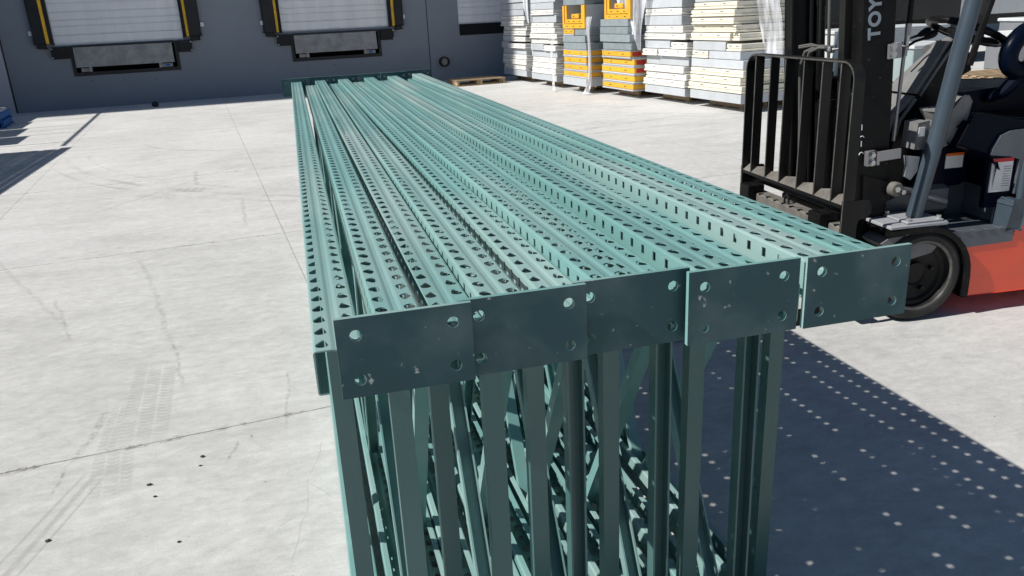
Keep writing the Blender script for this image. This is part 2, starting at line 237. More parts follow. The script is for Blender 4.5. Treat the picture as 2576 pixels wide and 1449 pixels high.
# ------------------------------------------------------------------ mesh helpers
class MB:
    def __init__(s): s.v = []; s.f = []; s.m = []; s.mats = []; s.smooth = []
    def mi(s, mt):
        if mt not in s.mats: s.mats.append(mt)
        return s.mats.index(mt)
    def add(s, vs, fs, mt, sm=False):
        o = len(s.v); s.v += [tuple(v) for v in vs]; k = s.mi(mt)
        for f in fs: s.f.append([i+o for i in f]); s.m.append(k); s.smooth.append(sm)
    def box(s, x0, x1, y0, y1, z0, z1, mt, bev=0):
        if bev:
            b = bev; b = min(b, (x1-x0)*.45, (y1-y0)*.45, (z1-z0)*.45); vs = []
            for z, i in ((z0, b), (z0+b, 0), (z1-b, 0), (z1, b)):
                for (x, y) in ((x0+b, y0), (x1-b, y0), (x1, y0+b), (x1, y1-b), (x1-b, y1), (x0+b, y1), (x0, y1-b), (x0, y0+b)):
                    cx, cy = (x0+x1)/2, (y0+y1)/2
                    vs.append((x+(i if x < cx else -i), y+(i if y < cy else -i), z))
            fs = [list(range(7, -1, -1)), list(range(24, 32))]
            for l in range(3):
                for k in range(8): a = l*8+k; c = l*8+(k+1) % 8; fs.append([a, c, c+8, a+8])
            s.add(vs, fs, mt); return s
        vs = [(x, y, z) for z in (z0, z1) for y in (y0, y1) for x in (x0, x1)]
        s.add(vs, [[0, 2, 3, 1], [4, 5, 7, 6], [0, 1, 5, 4], [2, 6, 7, 3], [0, 4, 6, 2], [1, 3, 7, 5]], mt); return s
    def prism(s, poly, axis, a, b, mt):
        # poly of 2D points; axis 'x','y','z' extruded from a to b (other two axes in cyclic xyz order)
        n = len(poly)
        def P(p, t):
            if axis == 'x': return (t, p[0], p[1])
            if axis == 'y': return (p[0], t, p[1])
            return (p[0], p[1], t)
        vs = [P(p, a) for p in poly]+[P(p, b) for p in poly]
        tris = tessellate_polygon([[Vector((p[0], p[1], 0)) for p in poly]])
        fs = [list(t) for t in tris]+[[i+n for i in reversed(t)] for t in tris]
        fs += [[i, (i+1) % n, (i+1) % n+n, i+n] for i in range(n)]
        s.add(vs, fs, mt); return s
    def tube(s, pts, r, mt, seg=12, cap=True, closed=False, scale=None):
        pts = [Vector(p) for p in pts]; n = len(pts); rings = []
        up = None
        for i in range(n):
            if closed: t = (pts[(i+1) % n]-pts[i-1]).normalized()
            else: t = (pts[min(i+1, n-1)]-pts[max(i-1, 0)]).normalized()
            if up is None:
                up = Vector((0, 0, 1)) if abs(t.z) < .9 else Vector((1, 0, 0))
            a = (up-t*up.dot(t)).normalized(); up = a; b = t.cross(a)
            rr = r[i] if isinstance(r, (list, tuple)) else r
            rings.append([pts[i]+(a*math.cos(2*math.pi*k/seg)+b*math.sin(2*math.pi*k/seg))*rr for k in range(seg)])
        vs = [v for q in rings for v in q]; fs = []
        for i in range(n if closed else n-1):
            j = (i+1) % n
            for k in range(seg): fs.append([i*seg+k, i*seg+(k+1) % seg, j*seg+(k+1) % seg, j*seg+k])
        if cap and not closed: fs += [list(range(seg-1, -1, -1)), list(range((n-1)*seg, n*seg))]
        s.add(vs, fs, mt, True); return s
    def lathe(s, prof, axis, c, mt, seg=40):
        # prof: (radius, offset along axis); axis 'y' or 'x' or 'z'
        vs = []
        for r, h in prof:
            for k in range(seg):
                a = 2*math.pi*k/seg; p, q = r*math.cos(a), r*math.sin(a)
                vs.append({'x': (c[0]+h, c[1]+p, c[2]+q), 'y': (c[0]+p, c[1]+h, c[2]+q), 'z': (c[0]+p, c[1]+q, c[2]+h)}[axis])
        fs = []
        for i in range(len(prof)-1):
            for k in range(seg): fs.append([i*seg+k, i*seg+(k+1) % seg, (i+1)*seg+(k+1) % seg, (i+1)*seg+k])
        s.add(vs, fs, mt, True); return s
    def mesh(s, name):
        me = bpy.data.meshes.new(name); me.from_pydata(s.v, [], s.f); me.update()
        for mt in s.mats: me.materials.append(M[mt])
        me.polygons.foreach_set('material_index', s.m)
        if any(s.smooth):
            me.polygons.foreach_set('use_smooth', s.smooth)
            try: me.set_sharp_from_angle(angle=R(35))
            except Exception: pass
        return me
    def build(s, name, parent=None, loc=None, rot=None, bevel=0):
        o = bpy.data.objects.new(name, s.mesh(name)); COL.objects.link(o)
        if parent: o.parent = parent
        if loc: o.location = loc
        if rot: o.rotation_euler = rot
        if bevel:
            md = o.modifiers.new('bevel', 'BEVEL'); md.width = bevel; md.segments = 2; md.limit_method = 'ANGLE'
        return o
def empty(name, loc, rot=(0, 0, 0)):
    o = bpy.data.objects.new(name, None); COL.objects.link(o); o.location = loc; o.rotation_euler = rot; o.empty_display_size = .1; return o
def tag(o, label=None, cat=None, group=None, kind=None):
    if label: o['label'] = label
    if cat: o['category'] = cat
    if group: o['group'] = group
    if kind: o['kind'] = kind
    return o

# ------------------------------------------------------------------ ground
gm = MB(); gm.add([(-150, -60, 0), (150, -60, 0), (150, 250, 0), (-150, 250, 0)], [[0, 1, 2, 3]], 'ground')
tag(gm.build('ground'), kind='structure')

# ------------------------------------------------------------------ building (local x along the wall, y into it, z up)
K = 1.1037
WA = R(5.95); wdir = Vector((math.cos(WA), math.sin(WA))); wnor = Vector((-wdir.y, wdir.x)); DW = 19.19
bld = empty('warehouse', (wnor.x*DW, wnor.y*DW, 0), (0, 0, WA))
tag(bld, 'grey concrete warehouse wall with white roll-up dock doors', 'building')
doors = [(-2.38*K, -.152*K, 1.150*K), (1.703*K, 3.88*K, 1.190*K), (5.415*K, 7.9*K, 1.158*K)]
DTOP = 4.0
XL, XR, HT = -3.585, 40, 29.0  # wall height is made up, raised to widen the shadow strip it casts
def wall_mesh():
    mb = MB()
    holes = []
    for i, (a, b, z) in enumerate(doors): holes.append((a, b, z, DTOP))
    pits = [(-2.155*K, -.285*K, .59*K, 1.105*K), (1.85*K, 3.685*K, .60*K, 1.105*K)]
    xs = sorted({XL, XR, *[h[0] for h in holes+pits], *[h[1] for h in holes+pits]}); zs = sorted({0, HT, *[h[2] for h in holes+pits], *[h[3] for h in holes+pits]})
    inside = lambda x, z: any(h[0] < x < h[1] and h[2] < z < h[3] for h in holes+pits)
    for i in range(len(xs)-1):
        for j in range(len(zs)-1):
            if inside((xs[i]+xs[i+1])/2, (zs[j]+zs[j+1])/2): continue
            mb.add([(xs[i], 0, zs[j]), (xs[i+1], 0, zs[j]), (xs[i+1], 0, zs[j+1]), (xs[i], 0, zs[j+1])], [[0, 1, 2, 3]], 'wall')
    for a, b, c, d in holes:
        e = .09
        mb.add([(a, 0, c), (a, e, c), (a, e, d), (a, 0, d), (b, 0, c), (b, e, c), (b, e, d), (b, 0, d)], [[0, 1, 2, 3], [4, 7, 6, 5], [3, 2, 6, 7], [0, 4, 5, 1]], 'wall')
    for a, b, c, d in pits:
        e = .45
        mb.add([(a, 0, c), (a, e, c), (a, e, d), (a, 0, d), (b, 0, c), (b, e, c), (b, e, d), (b, 0, d)], [[0, 1, 2, 3], [4, 7, 6, 5], [3, 2, 6, 7], [0, 4, 5, 1], [1, 5, 6, 2]], 'black')
    # roof and back so the building has depth
    mb.add([(XL, 0, HT), (XR, 0, HT), (XR, 30, HT), (XL, 30, HT), (XL, 30, 0), (XR, 30, 0), (XR, 0, 0), (XL, 0, 0)], [[0, 1, 2, 3], [3, 2, 5, 4], [1, 6, 5, 2]], 'wall')
    # vertical tilt-panel joint: two thin proud arrises either side of a dark gap
    for x in (4.722*K,):
        mb.box(x-.009, x+.009, -.004, .02, 0, HT-.05, 'steel_dark')
    mb.box(XL+.0, XL+.03, -.003, .02, 0, HT-.05, 'steel_dark')
    return mb
wall_mesh().build('wall', bld)
lp = MB(); lp.box(-30, XL-.001, -.06, 30, 0, HT+.02, 'wall_light'); lp.build('wall_panel', bld)
def slat_door(i, a, b, z0):
    mb = MB(); y = .035; z = z0; rows = []
    first = .20*K*1.6; edges = [z0]; hgt = [.30, .105, .17, .12, .16]; k = 0
    mb.box(a+.001, b-.001, y, y+.05, z0, DTOP-.001, 'doorw')
    zz = z0+.20; n = 0
    steps = (.17, .12, .155)
    while zz < DTOP-.1:
        mb.box(a+.002, b-.002, y-.006, y, zz+.010, zz+steps[n % 3]-.010, 'doorw', .004)
        zz += steps[n % 3]; n += 1
    mb.box(a+.002, b-.002, y-.010, y, z0+.03, z0+.19, 'doorw', .006)
    d = mb.build('dock_door', bld)
    return d
for i, (a, b, z) in enumerate(doors): slat_door(i, a, b, z)
def seal(x0, x1, y1, zb, side):
    # tapered pad beside a door: wide black pad with a yellow stripe on its inner bevel
    mb = MB(); d = .13
    xo, xi = (x0, x1) if side < 0 else (x1, x0)   # outer, inner
    w_ = abs(xi-xo); sg = 1 if xi > xo else -1
    zb2 = zb+.05
    mb.prism([(xo, -.001), (xo+sg*.02, -d), (xo+sg*w_*.68, -d-.03), (xi-sg*.01, -.05), (xi, -.001)], 'z', zb2, DTOP+.2, 'rubber')
    mb.prism([(xo+sg*.05, -.001), (xo+sg*.06, -d*.7), (xo+sg*w_*.6, -d*.75), (xo+sg*w_*.62, -.001)], 'z', zb-.03, zb2, 'rubber')
    o = mb.build('dock_seal', bld, bevel=.02)
    st = MB(); a0 = xo+sg*w_*.68; b0 = xi-sg*.01
    t0, t1 = .02, .48
    p = lambda t, off: (a0+(b0-a0)*t, -(d+.03)+(.05-d-.03)*0+((d+.03)-.05)*t-off)
    st.prism([p(t0, .004), p(t1, .004), p(t1, -.002), p(t0, -.002)], 'z', zb2+.0, DTOP+.18, 'yellow')
    st.build('stripe', o)
seal(-2.71*K, -2.385*K, 0, 1.143*K, -1); seal(-.147*K, .19*K, 0, 1.15*K, 1)
seal(1.345*K, 1.70*K, 0, 1.14*K, -1); seal(3.885*K, 4.20*K, 0, 1.15*K, 1)
for x0, x1, z0, z1 in ((-2.453*K, -2.16*K, .914*K, 1.125*K), (-.28*K, -.019*K, .918*K, 1.129*K), (1.582*K, 1.853*K, .922*K, 1.135*K), (3.68*K, 3.957*K, .922*K, 1.139*K)):
    mb = MB(); mb.box(x0, x1, -.10, -.001, z0, z1, 'rubber', .012)
    for k in range(8):
        x = x0+.03+(x1-x0-.06)*k/7; mb.box(x-.004, x+.004, -.104, -.1, z0+.02, z1-.02, 'black')
    o = mb.build('dock_bumper', bld)
    outer = x0 if x0 in (-2.453*K, 1.582*K) else x1
    xx = outer+(.018 if outer == x0 else -.018)
    for z in (z0+.03, z1-.03):
        bb = MB(); bb.lathe([(0, -.012), (.013, -.012), (.013, 0)], 'y', (xx, -.1, z), 'bright', 10); bb.build('bolt', o)
for a, b, c, d in ((-2.16*K, -.283*K, .588*K, 1.13*K), (1.847*K, 3.686*K, .60*K, 1.135*K)):
    fw = .065; mb = MB()
    mb.box(a, a+fw, -.02, .03, c, d, 'steel_dark'); mb.box(b-fw, b, -.02, .03, c, d, 'steel_dark'); mb.box(a+fw, b-fw, -.018, .03, c, c+fw*1.1, 'steel_dark')
    mb.box(a+fw, b-fw, -.05, .03, d-.02, d+.01, 'steel_dark'); mb.build('leveler_frame', bld)
    lip = MB(); lip.prism([(-.03, d-.022), (-.05, d-.03), (-.10, c+.19), (-.085, c+.175), (-.01, d-.04)], 'x', a+fw+.012, b-fw-.045, 'galv')
    lip.box(a+fw+.012, b-fw-.045, -.101, -.085, c+.175, c+.20, 'galv')
    lo = lip.build('leveler_lip', bld)
    for x0, x1, t in ((a+fw+.09, a+fw+.27, 1), (b-fw-.33, b-fw-.09, -1)):
        keep = MB(); keep.box(x0, x1, -.04, .05, c+.085, c+.155, 'galv'); xe = x1 if t > 0 else x0
        keep.box(xe-.025, xe+.025, -.09, .02, c+.08, c+.2, 'galv'); keep.build('lip_keeper', bld)
    st = MB(); st.box(b-fw-.24, b-fw-.15, -.043, -.0405, c+.10, c+.145, 'bluep'); st.build('sticker', bld)
for x, z in ((-2.724*K, 1.389*K), (.222*K, 1.405*K), (1.338*K, 1.38*K), (4.205*K, 1.37*K)):
    mb = MB(); mb.box(x-.035, x+.035, -.06, -.001, z-.045, z+.045, 'white', .006); mb.build('junction_box', bld)
mb = MB(); mb.box(5.425*K, 7.9*K, -.012, .0, .925*K, 1.152*K, 'black'); mb.build('sill', bld)
px, pz = 5.022*K, .403*K
mb = MB(); mb.lathe([(.085, 0), (.085, -.12), (.118, -.12), (.118, 0)], 'y', (px, 0, pz), 'rubber', 32)
mb.lathe([(.0, -.06), (.085, -.06)], 'y', (px, 0, pz), 'conc_in', 32); mb.build('drain_pipe', bld)

for a, b, c, d in ((-2.16*K, -.283*K, .588*K, 1.13*K), (1.847*K, 3.686*K, .60*K, 1.135*K)):
    for k in range(3):
        x = a+.3+k*.62; mb = MB(); mb.lathe([(0, -.007), (.010, -.007), (.010, 0)], 'y', (x, -.003, c-.10-.02*k), 'steel_dark', 10); mb.build('anchor_bolt', bld)
# ------------------------------------------------------------------ rack upright frames
PW, PD, T = .071, .070, .0022; PITCH = .0508; NP = 96; LEN = NP*PITCH; HF = 1.045
hw = PW/2
half = [(-.019, 0), (-hw+.004, 0), (-hw+.0012, .0012), (-hw, .004), (-hw, PD-.032), (-hw, PD-.010), (-hw, PD-.0045), (-hw+.0014, PD-.0013), (-hw+.0045, PD), (-.0090, PD), (-.0062, PD-.0007), (-.0030, PD-.0017)]
half_rng = half
prof = half+[(-x, z) for x, z in reversed(half)]
HOLE_TOP = {8, len(prof)-2-8}; HOLE_SIDE = {4, len(prof)-2-4}
def offset_profile(p, t):
    out = []
    n = len(p)
    for i in range(n):
        ns = []
        for a, b in ((i-1, i), (i, i+1)):
            if a < 0 or b >= n: continue
            d = Vector((p[b][0]-p[a][0], p[b][1]-p[a][1])).normalized(); ns.append(Vector((d.y, -d.x)))   # to the right of travel = inside
        m_ = sum(ns, Vector((0, 0))); m_.normalize(); k = 1/max(.5, m_.dot(ns[0])); out.append((p[i][0]+m_.x*t*k, p[i][1]+m_.y*t*k))
    return out
profi = offset_profile(prof, T)
def teardrop(cx, cy, cant):
    R1, R2, d1, d2 = .0099, .0036, .0042, -.0108
    pts = [(R1*math.cos(a), d1+R1*math.sin(a)) for a in [R(-25+230*k/8) for k in range(9)]]
    pts += [(R2*math.cos(a), d2+R2*math.sin(a)) for a in [R(200), R(270), R(340)]]
    c_, s_ = math.cos(cant), math.sin(cant)
    return [(cx+x*c_-y*s_, cy+x*s_+y*c_) for x, y in pts]
def post_mesh():
    mb = MB(); k = mb.mi('teal')
    n = len(prof)
    def P(i, a, y, inner):
        q = profi if inner else prof; A, B = q[i], q[i+1]; return (A[0]+(B[0]-A[0])*a, y, A[1]+(B[1]-A[1])*a)
    for i in range(n-1):
        wd = math.dist(prof[i], prof[i+1])
        if i in HOLE_TOP or i in HOLE_SIDE:
            if i in HOLE_TOP: hole = teardrop(wd*.46 if i == 8 else wd*.54, PITCH/2, R(11) if i == 8 else R(-11))
            else: hole = [(wd/2-.0088, PITCH/2-.0062), (wd/2+.0088, PITCH/2-.0062), (wd/2+.0088, PITCH/2+.0062), (wd/2-.0088, PITCH/2+.0062)]
            outer = [(0, 0), (wd, 0), (wd, PITCH), (0, PITCH)]
            allp = outer+hole; tris = tessellate_polygon([[Vector((*p, 0)) for p in outer], [Vector((*p, 0)) for p in hole]])
            m_ = len(allp)
            for j in range(NP):
                vs = [P(i, p[0]/wd, p[1]+j*PITCH, False) for p in allp]+[P(i, p[0]/wd, p[1]+j*PITCH, True) for p in allp]
                fs = [list(t) for t in tris]+[[q+m_ for q in t] for t in tris]
                h = len(hole); fs += [[4+q, 4+(q+1) % h, 4+(q+1) % h+m_, 4+q+m_] for q in range(h)]
                mb.add(vs, fs, 'teal')
        else:
            for inner in (False, True):
                mb.add([P(i, 0, 0, inner), P(i, 1, 0, inner), P(i, 1, LEN, inner), P(i, 0, LEN, inner)], [[0, 1, 2, 3]], 'teal')
        for y in (0, LEN): mb.add([P(i, 0, y, False), P(i, 1, y, False), P(i, 1, y, True), P(i, 0, y, True)], [[0, 1, 2, 3]], 'teal')
    for q in (0, n-2):
        a = 0 if q == 0 else 1
        mb.add([P(q, a, 0, False), P(q, a, LEN, False), P(q, a, LEN, True), P(q, a, 0, True)], [[0, 1, 2, 3]], 'teal')
    return mb.mesh('post')
POST = post_mesh()
def plate_mesh():
    mb = MB(); W_, H_ = .096, .060; outer = [(-W_, -H_), (W_, -H_), (W_, H_), (-W_, H_)]; loops = [outer]
    for sx in (-1, 1):
        for sz in (-1, 1): loops.append([(sx*.0685+.0085*math.cos(2*math.pi*k/16), sz*.0335+.0085*math.sin(2*math.pi*k/16)) for k in range(16)])
    tris = tessellate_polygon([[Vector((*p, 0)) for p in l] for l in loops]); pts = [p for l in loops for p in l]; n = len(pts); t = .0085
    vs = [(x, -t, z) for x, z in pts]+[(x, 0, z) for x, z in pts]; mb.add(vs, [list(q) for q in tris]+[[i+n for i in q] for q in tris], 'teal_plate_shade'); o = 0; fs = []
    for l in loops:
        h = len(l); fs += [[o+i, o+(i+1) % h, o+(i+1) % h+n, o+i+n] for i in range(h)]; o += h
    mb.add(vs, fs, 'teal'); return mb.mesh('foot_plate')  # edges and hole rims keep the lighter teal of lit surfaces
PLATE = plate_mesh()
def brace_mesh(y0, z0, y1, z1, opening):
    # C channel from (y0,z0) to (y1,z1) in the y-z plane; opening = +1/-1 side of its open face
    bw, bd, t = .0175, .030, .002
    a = Vector((0, y0, z0)); b = Vector((0, y1, z1)); d = (b-a).normalized(); nrm = Vector((1, 0, 0)).cross(d)*opening
    sec = [(-bw+.004, bd), (-bw, bd), (-bw, 0), (bw, 0), (bw, bd), (bw-.004, bd), (bw-.004, bd-t), (bw-t, bd-t), (bw-t, t), (-bw+t, t), (-bw+t, bd-t), (-bw+.004, bd-t)]
    n = len(sec); vs = [a+Vector((x, 0, 0))+nrm*(y-bd/2) for x, y in sec]+[b+Vector((x, 0, 0))+nrm*(y-bd/2) for x, y in sec]
    mb = MB(); mb.add(vs, [[i, (i+1) % n, (i+1) % n+n, i+n] for i in range(n)], 'teal_brace_shade'); me = mb.mesh('brace')
    if y0 != y1: me.materials[0] = M['teal']  # diagonals take the lit teal, horizontals keep the shade-darkened copy
    return me
ZB, ZT = .030, HF-.030
def brace_set(start, foot_open):
    out = [('horizontal_brace', brace_mesh(start, ZB, start, ZT, foot_open))]
    y = start+.05; low = True; k = 0
    while y+.58 < LEN-.35:
        out.append(('diagonal_brace', brace_mesh(y, ZB if low else ZT, y+.56, ZT if low else ZB, 1 if low else -1))); low = not low; y += .64
    out.append(('horizontal_brace', brace_mesh(LEN-.30, ZB, LEN-.30, ZT, -foot_open)))
    return out
SETS = {0: brace_set(.18, -1), 1: brace_set(.27, 1)}
def brace_set_odd():
    # counted from the foot (far) end so that the near end starts high
    out = [('horizontal_brace', brace_mesh(.20, ZB, .20, ZT, 1))]; y = LEN-.35; high = True
    while y-.58 > .2:
        out.append(('diagonal_brace', brace_mesh(y, ZT if high else ZB, y-.58, ZB if high else ZT, -1 if high else 1))); high = not high; y -= .64
    out.append(('horizontal_brace', brace_mesh(LEN-.285, ZB, LEN-.285, ZT, 1))); return out
SETS[2] = brace_set_odd()
def make_frame(i, foot, other, plate_dx, bset, label, group, ztops):
    # foot/other: (x,y) of the post centre line at both ends; ztops = top height at foot and other end
    dx, dy = other[0]-foot[0], other[1]-foot[1]; rz = math.atan2(-dx, dy); L_ = math.hypot(dx, dy)
    tilt = math.atan2(ztops[1]-ztops[0], L_)
    root = empty('rack_frame', (foot[0], foot[1], ztops[0]-HF), (tilt, 0, rz)); tag(root, label, 'rack frame', group)
    def part(name, me, loc=(0, 0, 0), rot=(0, 0, 0)):
        o = bpy.data.objects.new(name, me); COL.objects.link(o); o.parent = root; o.location = loc; o.rotation_euler = rot; return o
    part('post', POST, (0, 0, HF-PD)); part('post', POST, (0, 0, PD), (0, math.pi, 0))
    sg = 1 if abs(rz) < 1.5 else -1
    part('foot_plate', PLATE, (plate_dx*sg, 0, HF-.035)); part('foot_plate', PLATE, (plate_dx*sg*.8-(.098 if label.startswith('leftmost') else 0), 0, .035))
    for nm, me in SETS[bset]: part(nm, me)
    return root
even = {2: (.104, .106, .002, 1.054, 0), 4: (.266, .267, .017, 1.065, 0), 6: (.453, .441, .004, 1.077, 1), 8: (.627, .621, .009, 1.054, 1), 10: (.816, .826, .022, 1.050, 1)}
odd = {1: (.012, .015, -.003), 3: (.193, .178, -.020), 5: (.382, .337, .003), 7: (.543, .520, .0), 9: (.727, .686, .014), 11: (.972, .877, .013)}
names = {1: 'first', 2: 'second', 3: 'third', 4: 'fourth', 5: 'fifth', 6: 'sixth', 7: 'seventh', 8: 'eighth', 9: 'ninth', 10: 'tenth', 11: 'eleventh'}
FR = []
GRP = 'green rack upright frames stood on edge side by side'
for i in range(1, 12):
    if i in even:
        xn, xf, pdx, yn, bs = even[i]
        lab = f'green perforated rack frame, {names[i]} from the left, its foot plate facing the camera'
        FR.append((i, (xn, yn), (xf, yn+LEN), pdx, bs, lab, (1.080, 1.071)))
    else:
        xn, xf, pdx = odd[i]; yf = 5.975+.012*((i//2) % 2)+(.075 if i == 11 else 0)
        lab = f'green perforated rack frame, {names[i]} from the left, its foot plate at the far end' if i not in (1, 11) else ('leftmost green perforated rack frame, its open post end beside the nearest foot plates' if i == 1 else 'rightmost green perforated rack frame on the forklift side of the stack')
        FR.append((i, (xf, yf), (xn, yf-LEN), pdx, 2, lab, (1.097, {3: 1.059, 5: 1.050, 7: 1.050}.get(i, 1.047))))
for i, f, o, pdx, bs, lab, zt in FR: make_frame(i, f, o, pdx, bs, lab, GRP, zt)
# neighbouring stack of the same frames off to the left (only its shadow reaches the picture)
for i, f, o, pdx, bs, lab, zt in FR:
    sx = -5.24+(.05 if i > 7 else 0); th = R(1.4)
    def tr(p):
        x, y = p; return (x*math.cos(th)-y*math.sin(th)+sx+.14, x*math.sin(th)+y*math.cos(th)+6.25)
    make_frame(i, tr(f), tr(o), pdx, bs, 'green rack frame out of view on the left, seen as a shadow', 'rack frames of the stack out of view on the left', zt)

# ------------------------------------------------------------------ panel stacks
e1 = Vector((math.sin(WA), -math.cos(WA))); e2 = Vector((math.cos(WA), math.sin(WA)))   # along the front towards camera; depth
SA = math.atan2(e2.y, e2.x)
def pallet(loc, rz, L_, W_, mt, label, cat='pallet', group=None, H_=.125, nm='pallet'):
    root = empty(nm, loc, (0, 0, rz)); tag(root, label, cat, group)
    for x in (-L_/2+.02, -.022, L_/2-.065):
        mb = MB(); mb.box(x, x+.045, -W_/2, W_/2, .018, H_-.018, mt)
        for s in (-1, 1): pass
        mb.build('stringer', root)
    for k in range(7):
        y = -W_/2+(W_-.09)*k/6; mb = MB(); mb.box(-L_/2, L_/2, y, y+.09, H_-.018, H_, mt); mb.build('deck_board', root)
    for k in range(3):
        y = -W_/2+(W_-.09)*k/2; mb = MB(); mb.box(-L_/2, L_/2, y, y+.09, 0, .018, mt); mb.build('bottom_board', root)
    return root
THK = {'G': .135, 'W': .104, 'C': .104, 'Y': .127, 'D': .128}
KN = {'G': ('smooth grey metal', 'grey metal panel'), 'W': ('white foam-edged', 'white panel'), 'C': ('cream foam-edged', 'cream panel'), 'Y': ('yellow foam-edged', 'yellow panel'), 'D': ('dull galvanised', 'galvanised panel')}
def panel(kind, z, t, a0, a1, d0, d1, root_loc, label, group, redtag=False):
    # local axes: x = depth (away from the front), y = along the front (towards far), z up ; a measured from the far end towards the camera
    mb = MB(); y0, y1 = -a1, -a0; g = .003
    if kind in 'GD':
        mt = 'pan_grey' if kind == 'G' else 'pan_galv'; mb.box(d0, d1, y0+g, y1-g, z+.003, z+t-.002, mt, .005)
    elif kind in 'WC':
        mt = 'pan_white' if kind == 'W' else 'pan_cream'
        mb.box(d0+.004, d1, y0+g+.004, y1-g, z+t*.42, z+t-.004, mt, .006); mb.box(d0-.008, d1, y0+g-.008, y1-g, z+.004, z+t*.30, mt, .006)
        mb.box(d0+.016, d1-.01, y0+g+.016, y1-g-.01, z+t*.30, z+t*.42, mt)
        for f in (.27, .72):
            yy = y1-(y1-y0)*f; mb.box(d0+.001, d0+.006, yy-.03, yy+.03, z+t*.66, z+t*.74, 'slot')
    else:
        mb.box(d0+.006, d1, y0+g+.006, y1-g, z+t*.22, z+t-.014, 'pan_yellow', .008); mb.box(d0-.002, d1, y0+g-.002, y1-g, z+.002, z+t*.20, 'pan_grey', .003); mb.box(d0+.0, d1, y0+g, y1-g, z+t-.013, z+t-.002, 'pan_grey')
        for f in (.27, .74):
            yy = y1-(y1-y0)*f; mb.box(d0+.002, d0+.008, yy-.035, yy+.035, z+t*.50, z+t*.58, 'slot')
        if redtag: mb.box(d0+.05, d0+.22, y0+g+.002, y0+g+.008, z+t*.3, z+t*.8, 'red')
    o = mb.build({'G': 'grey_panel', 'W': 'white_panel', 'C': 'cream_panel', 'Y': 'yellow_panel', 'D': 'galvanised_panel'}[kind], None, root_loc, (0, 0, SA)); tag(o, label, 'panel', group); return o
ORD = ['bottom', 'second', 'third', 'fourth', 'fifth', 'sixth', 'seventh', 'eighth', 'ninth', 'tenth', 'eleventh', 'twelfth', 'thirteenth', 'fourteenth', 'fifteenth', 'sixteenth', 'seventeenth', 'eighteenth']
stacks = [
 ('leftmost stack', (4.80, 18.86), 1.43, ['G', 'W', 'W', 'W', 'G', ('G', .28, 'W'), ('G', .50, 'W'), 'W', 'W', 'W', 'W', 'G', 'G', 'G', 'G', 'W']),
 ('second stack from the left', (4.93, 16.98), 1.30, ['G', 'W', 'W', 'W', 'G', ('G', .55, 'W'), 'W', ('W', .7, 'W'), 'W', 'W', 'G', 'W', 'G', 'G', 'W', 'G']),
 ('left yellow stack', (5.05, 15.22), 1.02, ['G', 'Y', 'Y', 'Y', 'Y', 'D', 'D', ('Y', .48, 'D'), 'U', 'D', 'D']),
 ('right yellow stack', (5.38, 13.98), 1.13, ['Y', 'Y', 'Y', 'Y', 'Y', 'D', 'D', 'D', 'D', 'U', 'D', 'D']),
 ('stack right of the yellow ones', (5.66, 12.74), 1.22, ['G', 'W', 'W', 'W', 'G', ('W', .36, 'W'), ('G', .60, 'W'), 'W', 'W', 'G', 'W', 'G', 'G', 'W', 'G']),
 ('cream stack beside the backrest', (5.82, 11.42), 1.27, ['G', 'C', 'C', 'C', 'G', ('C', .33, 'G'), ('G', .66, 'C'), ('C', .75, 'C'), ('C', .78, 'C'), 'C', 'C', 'C', 'G', 'G', 'G', 'W']),
]
rs = random.Random(5)
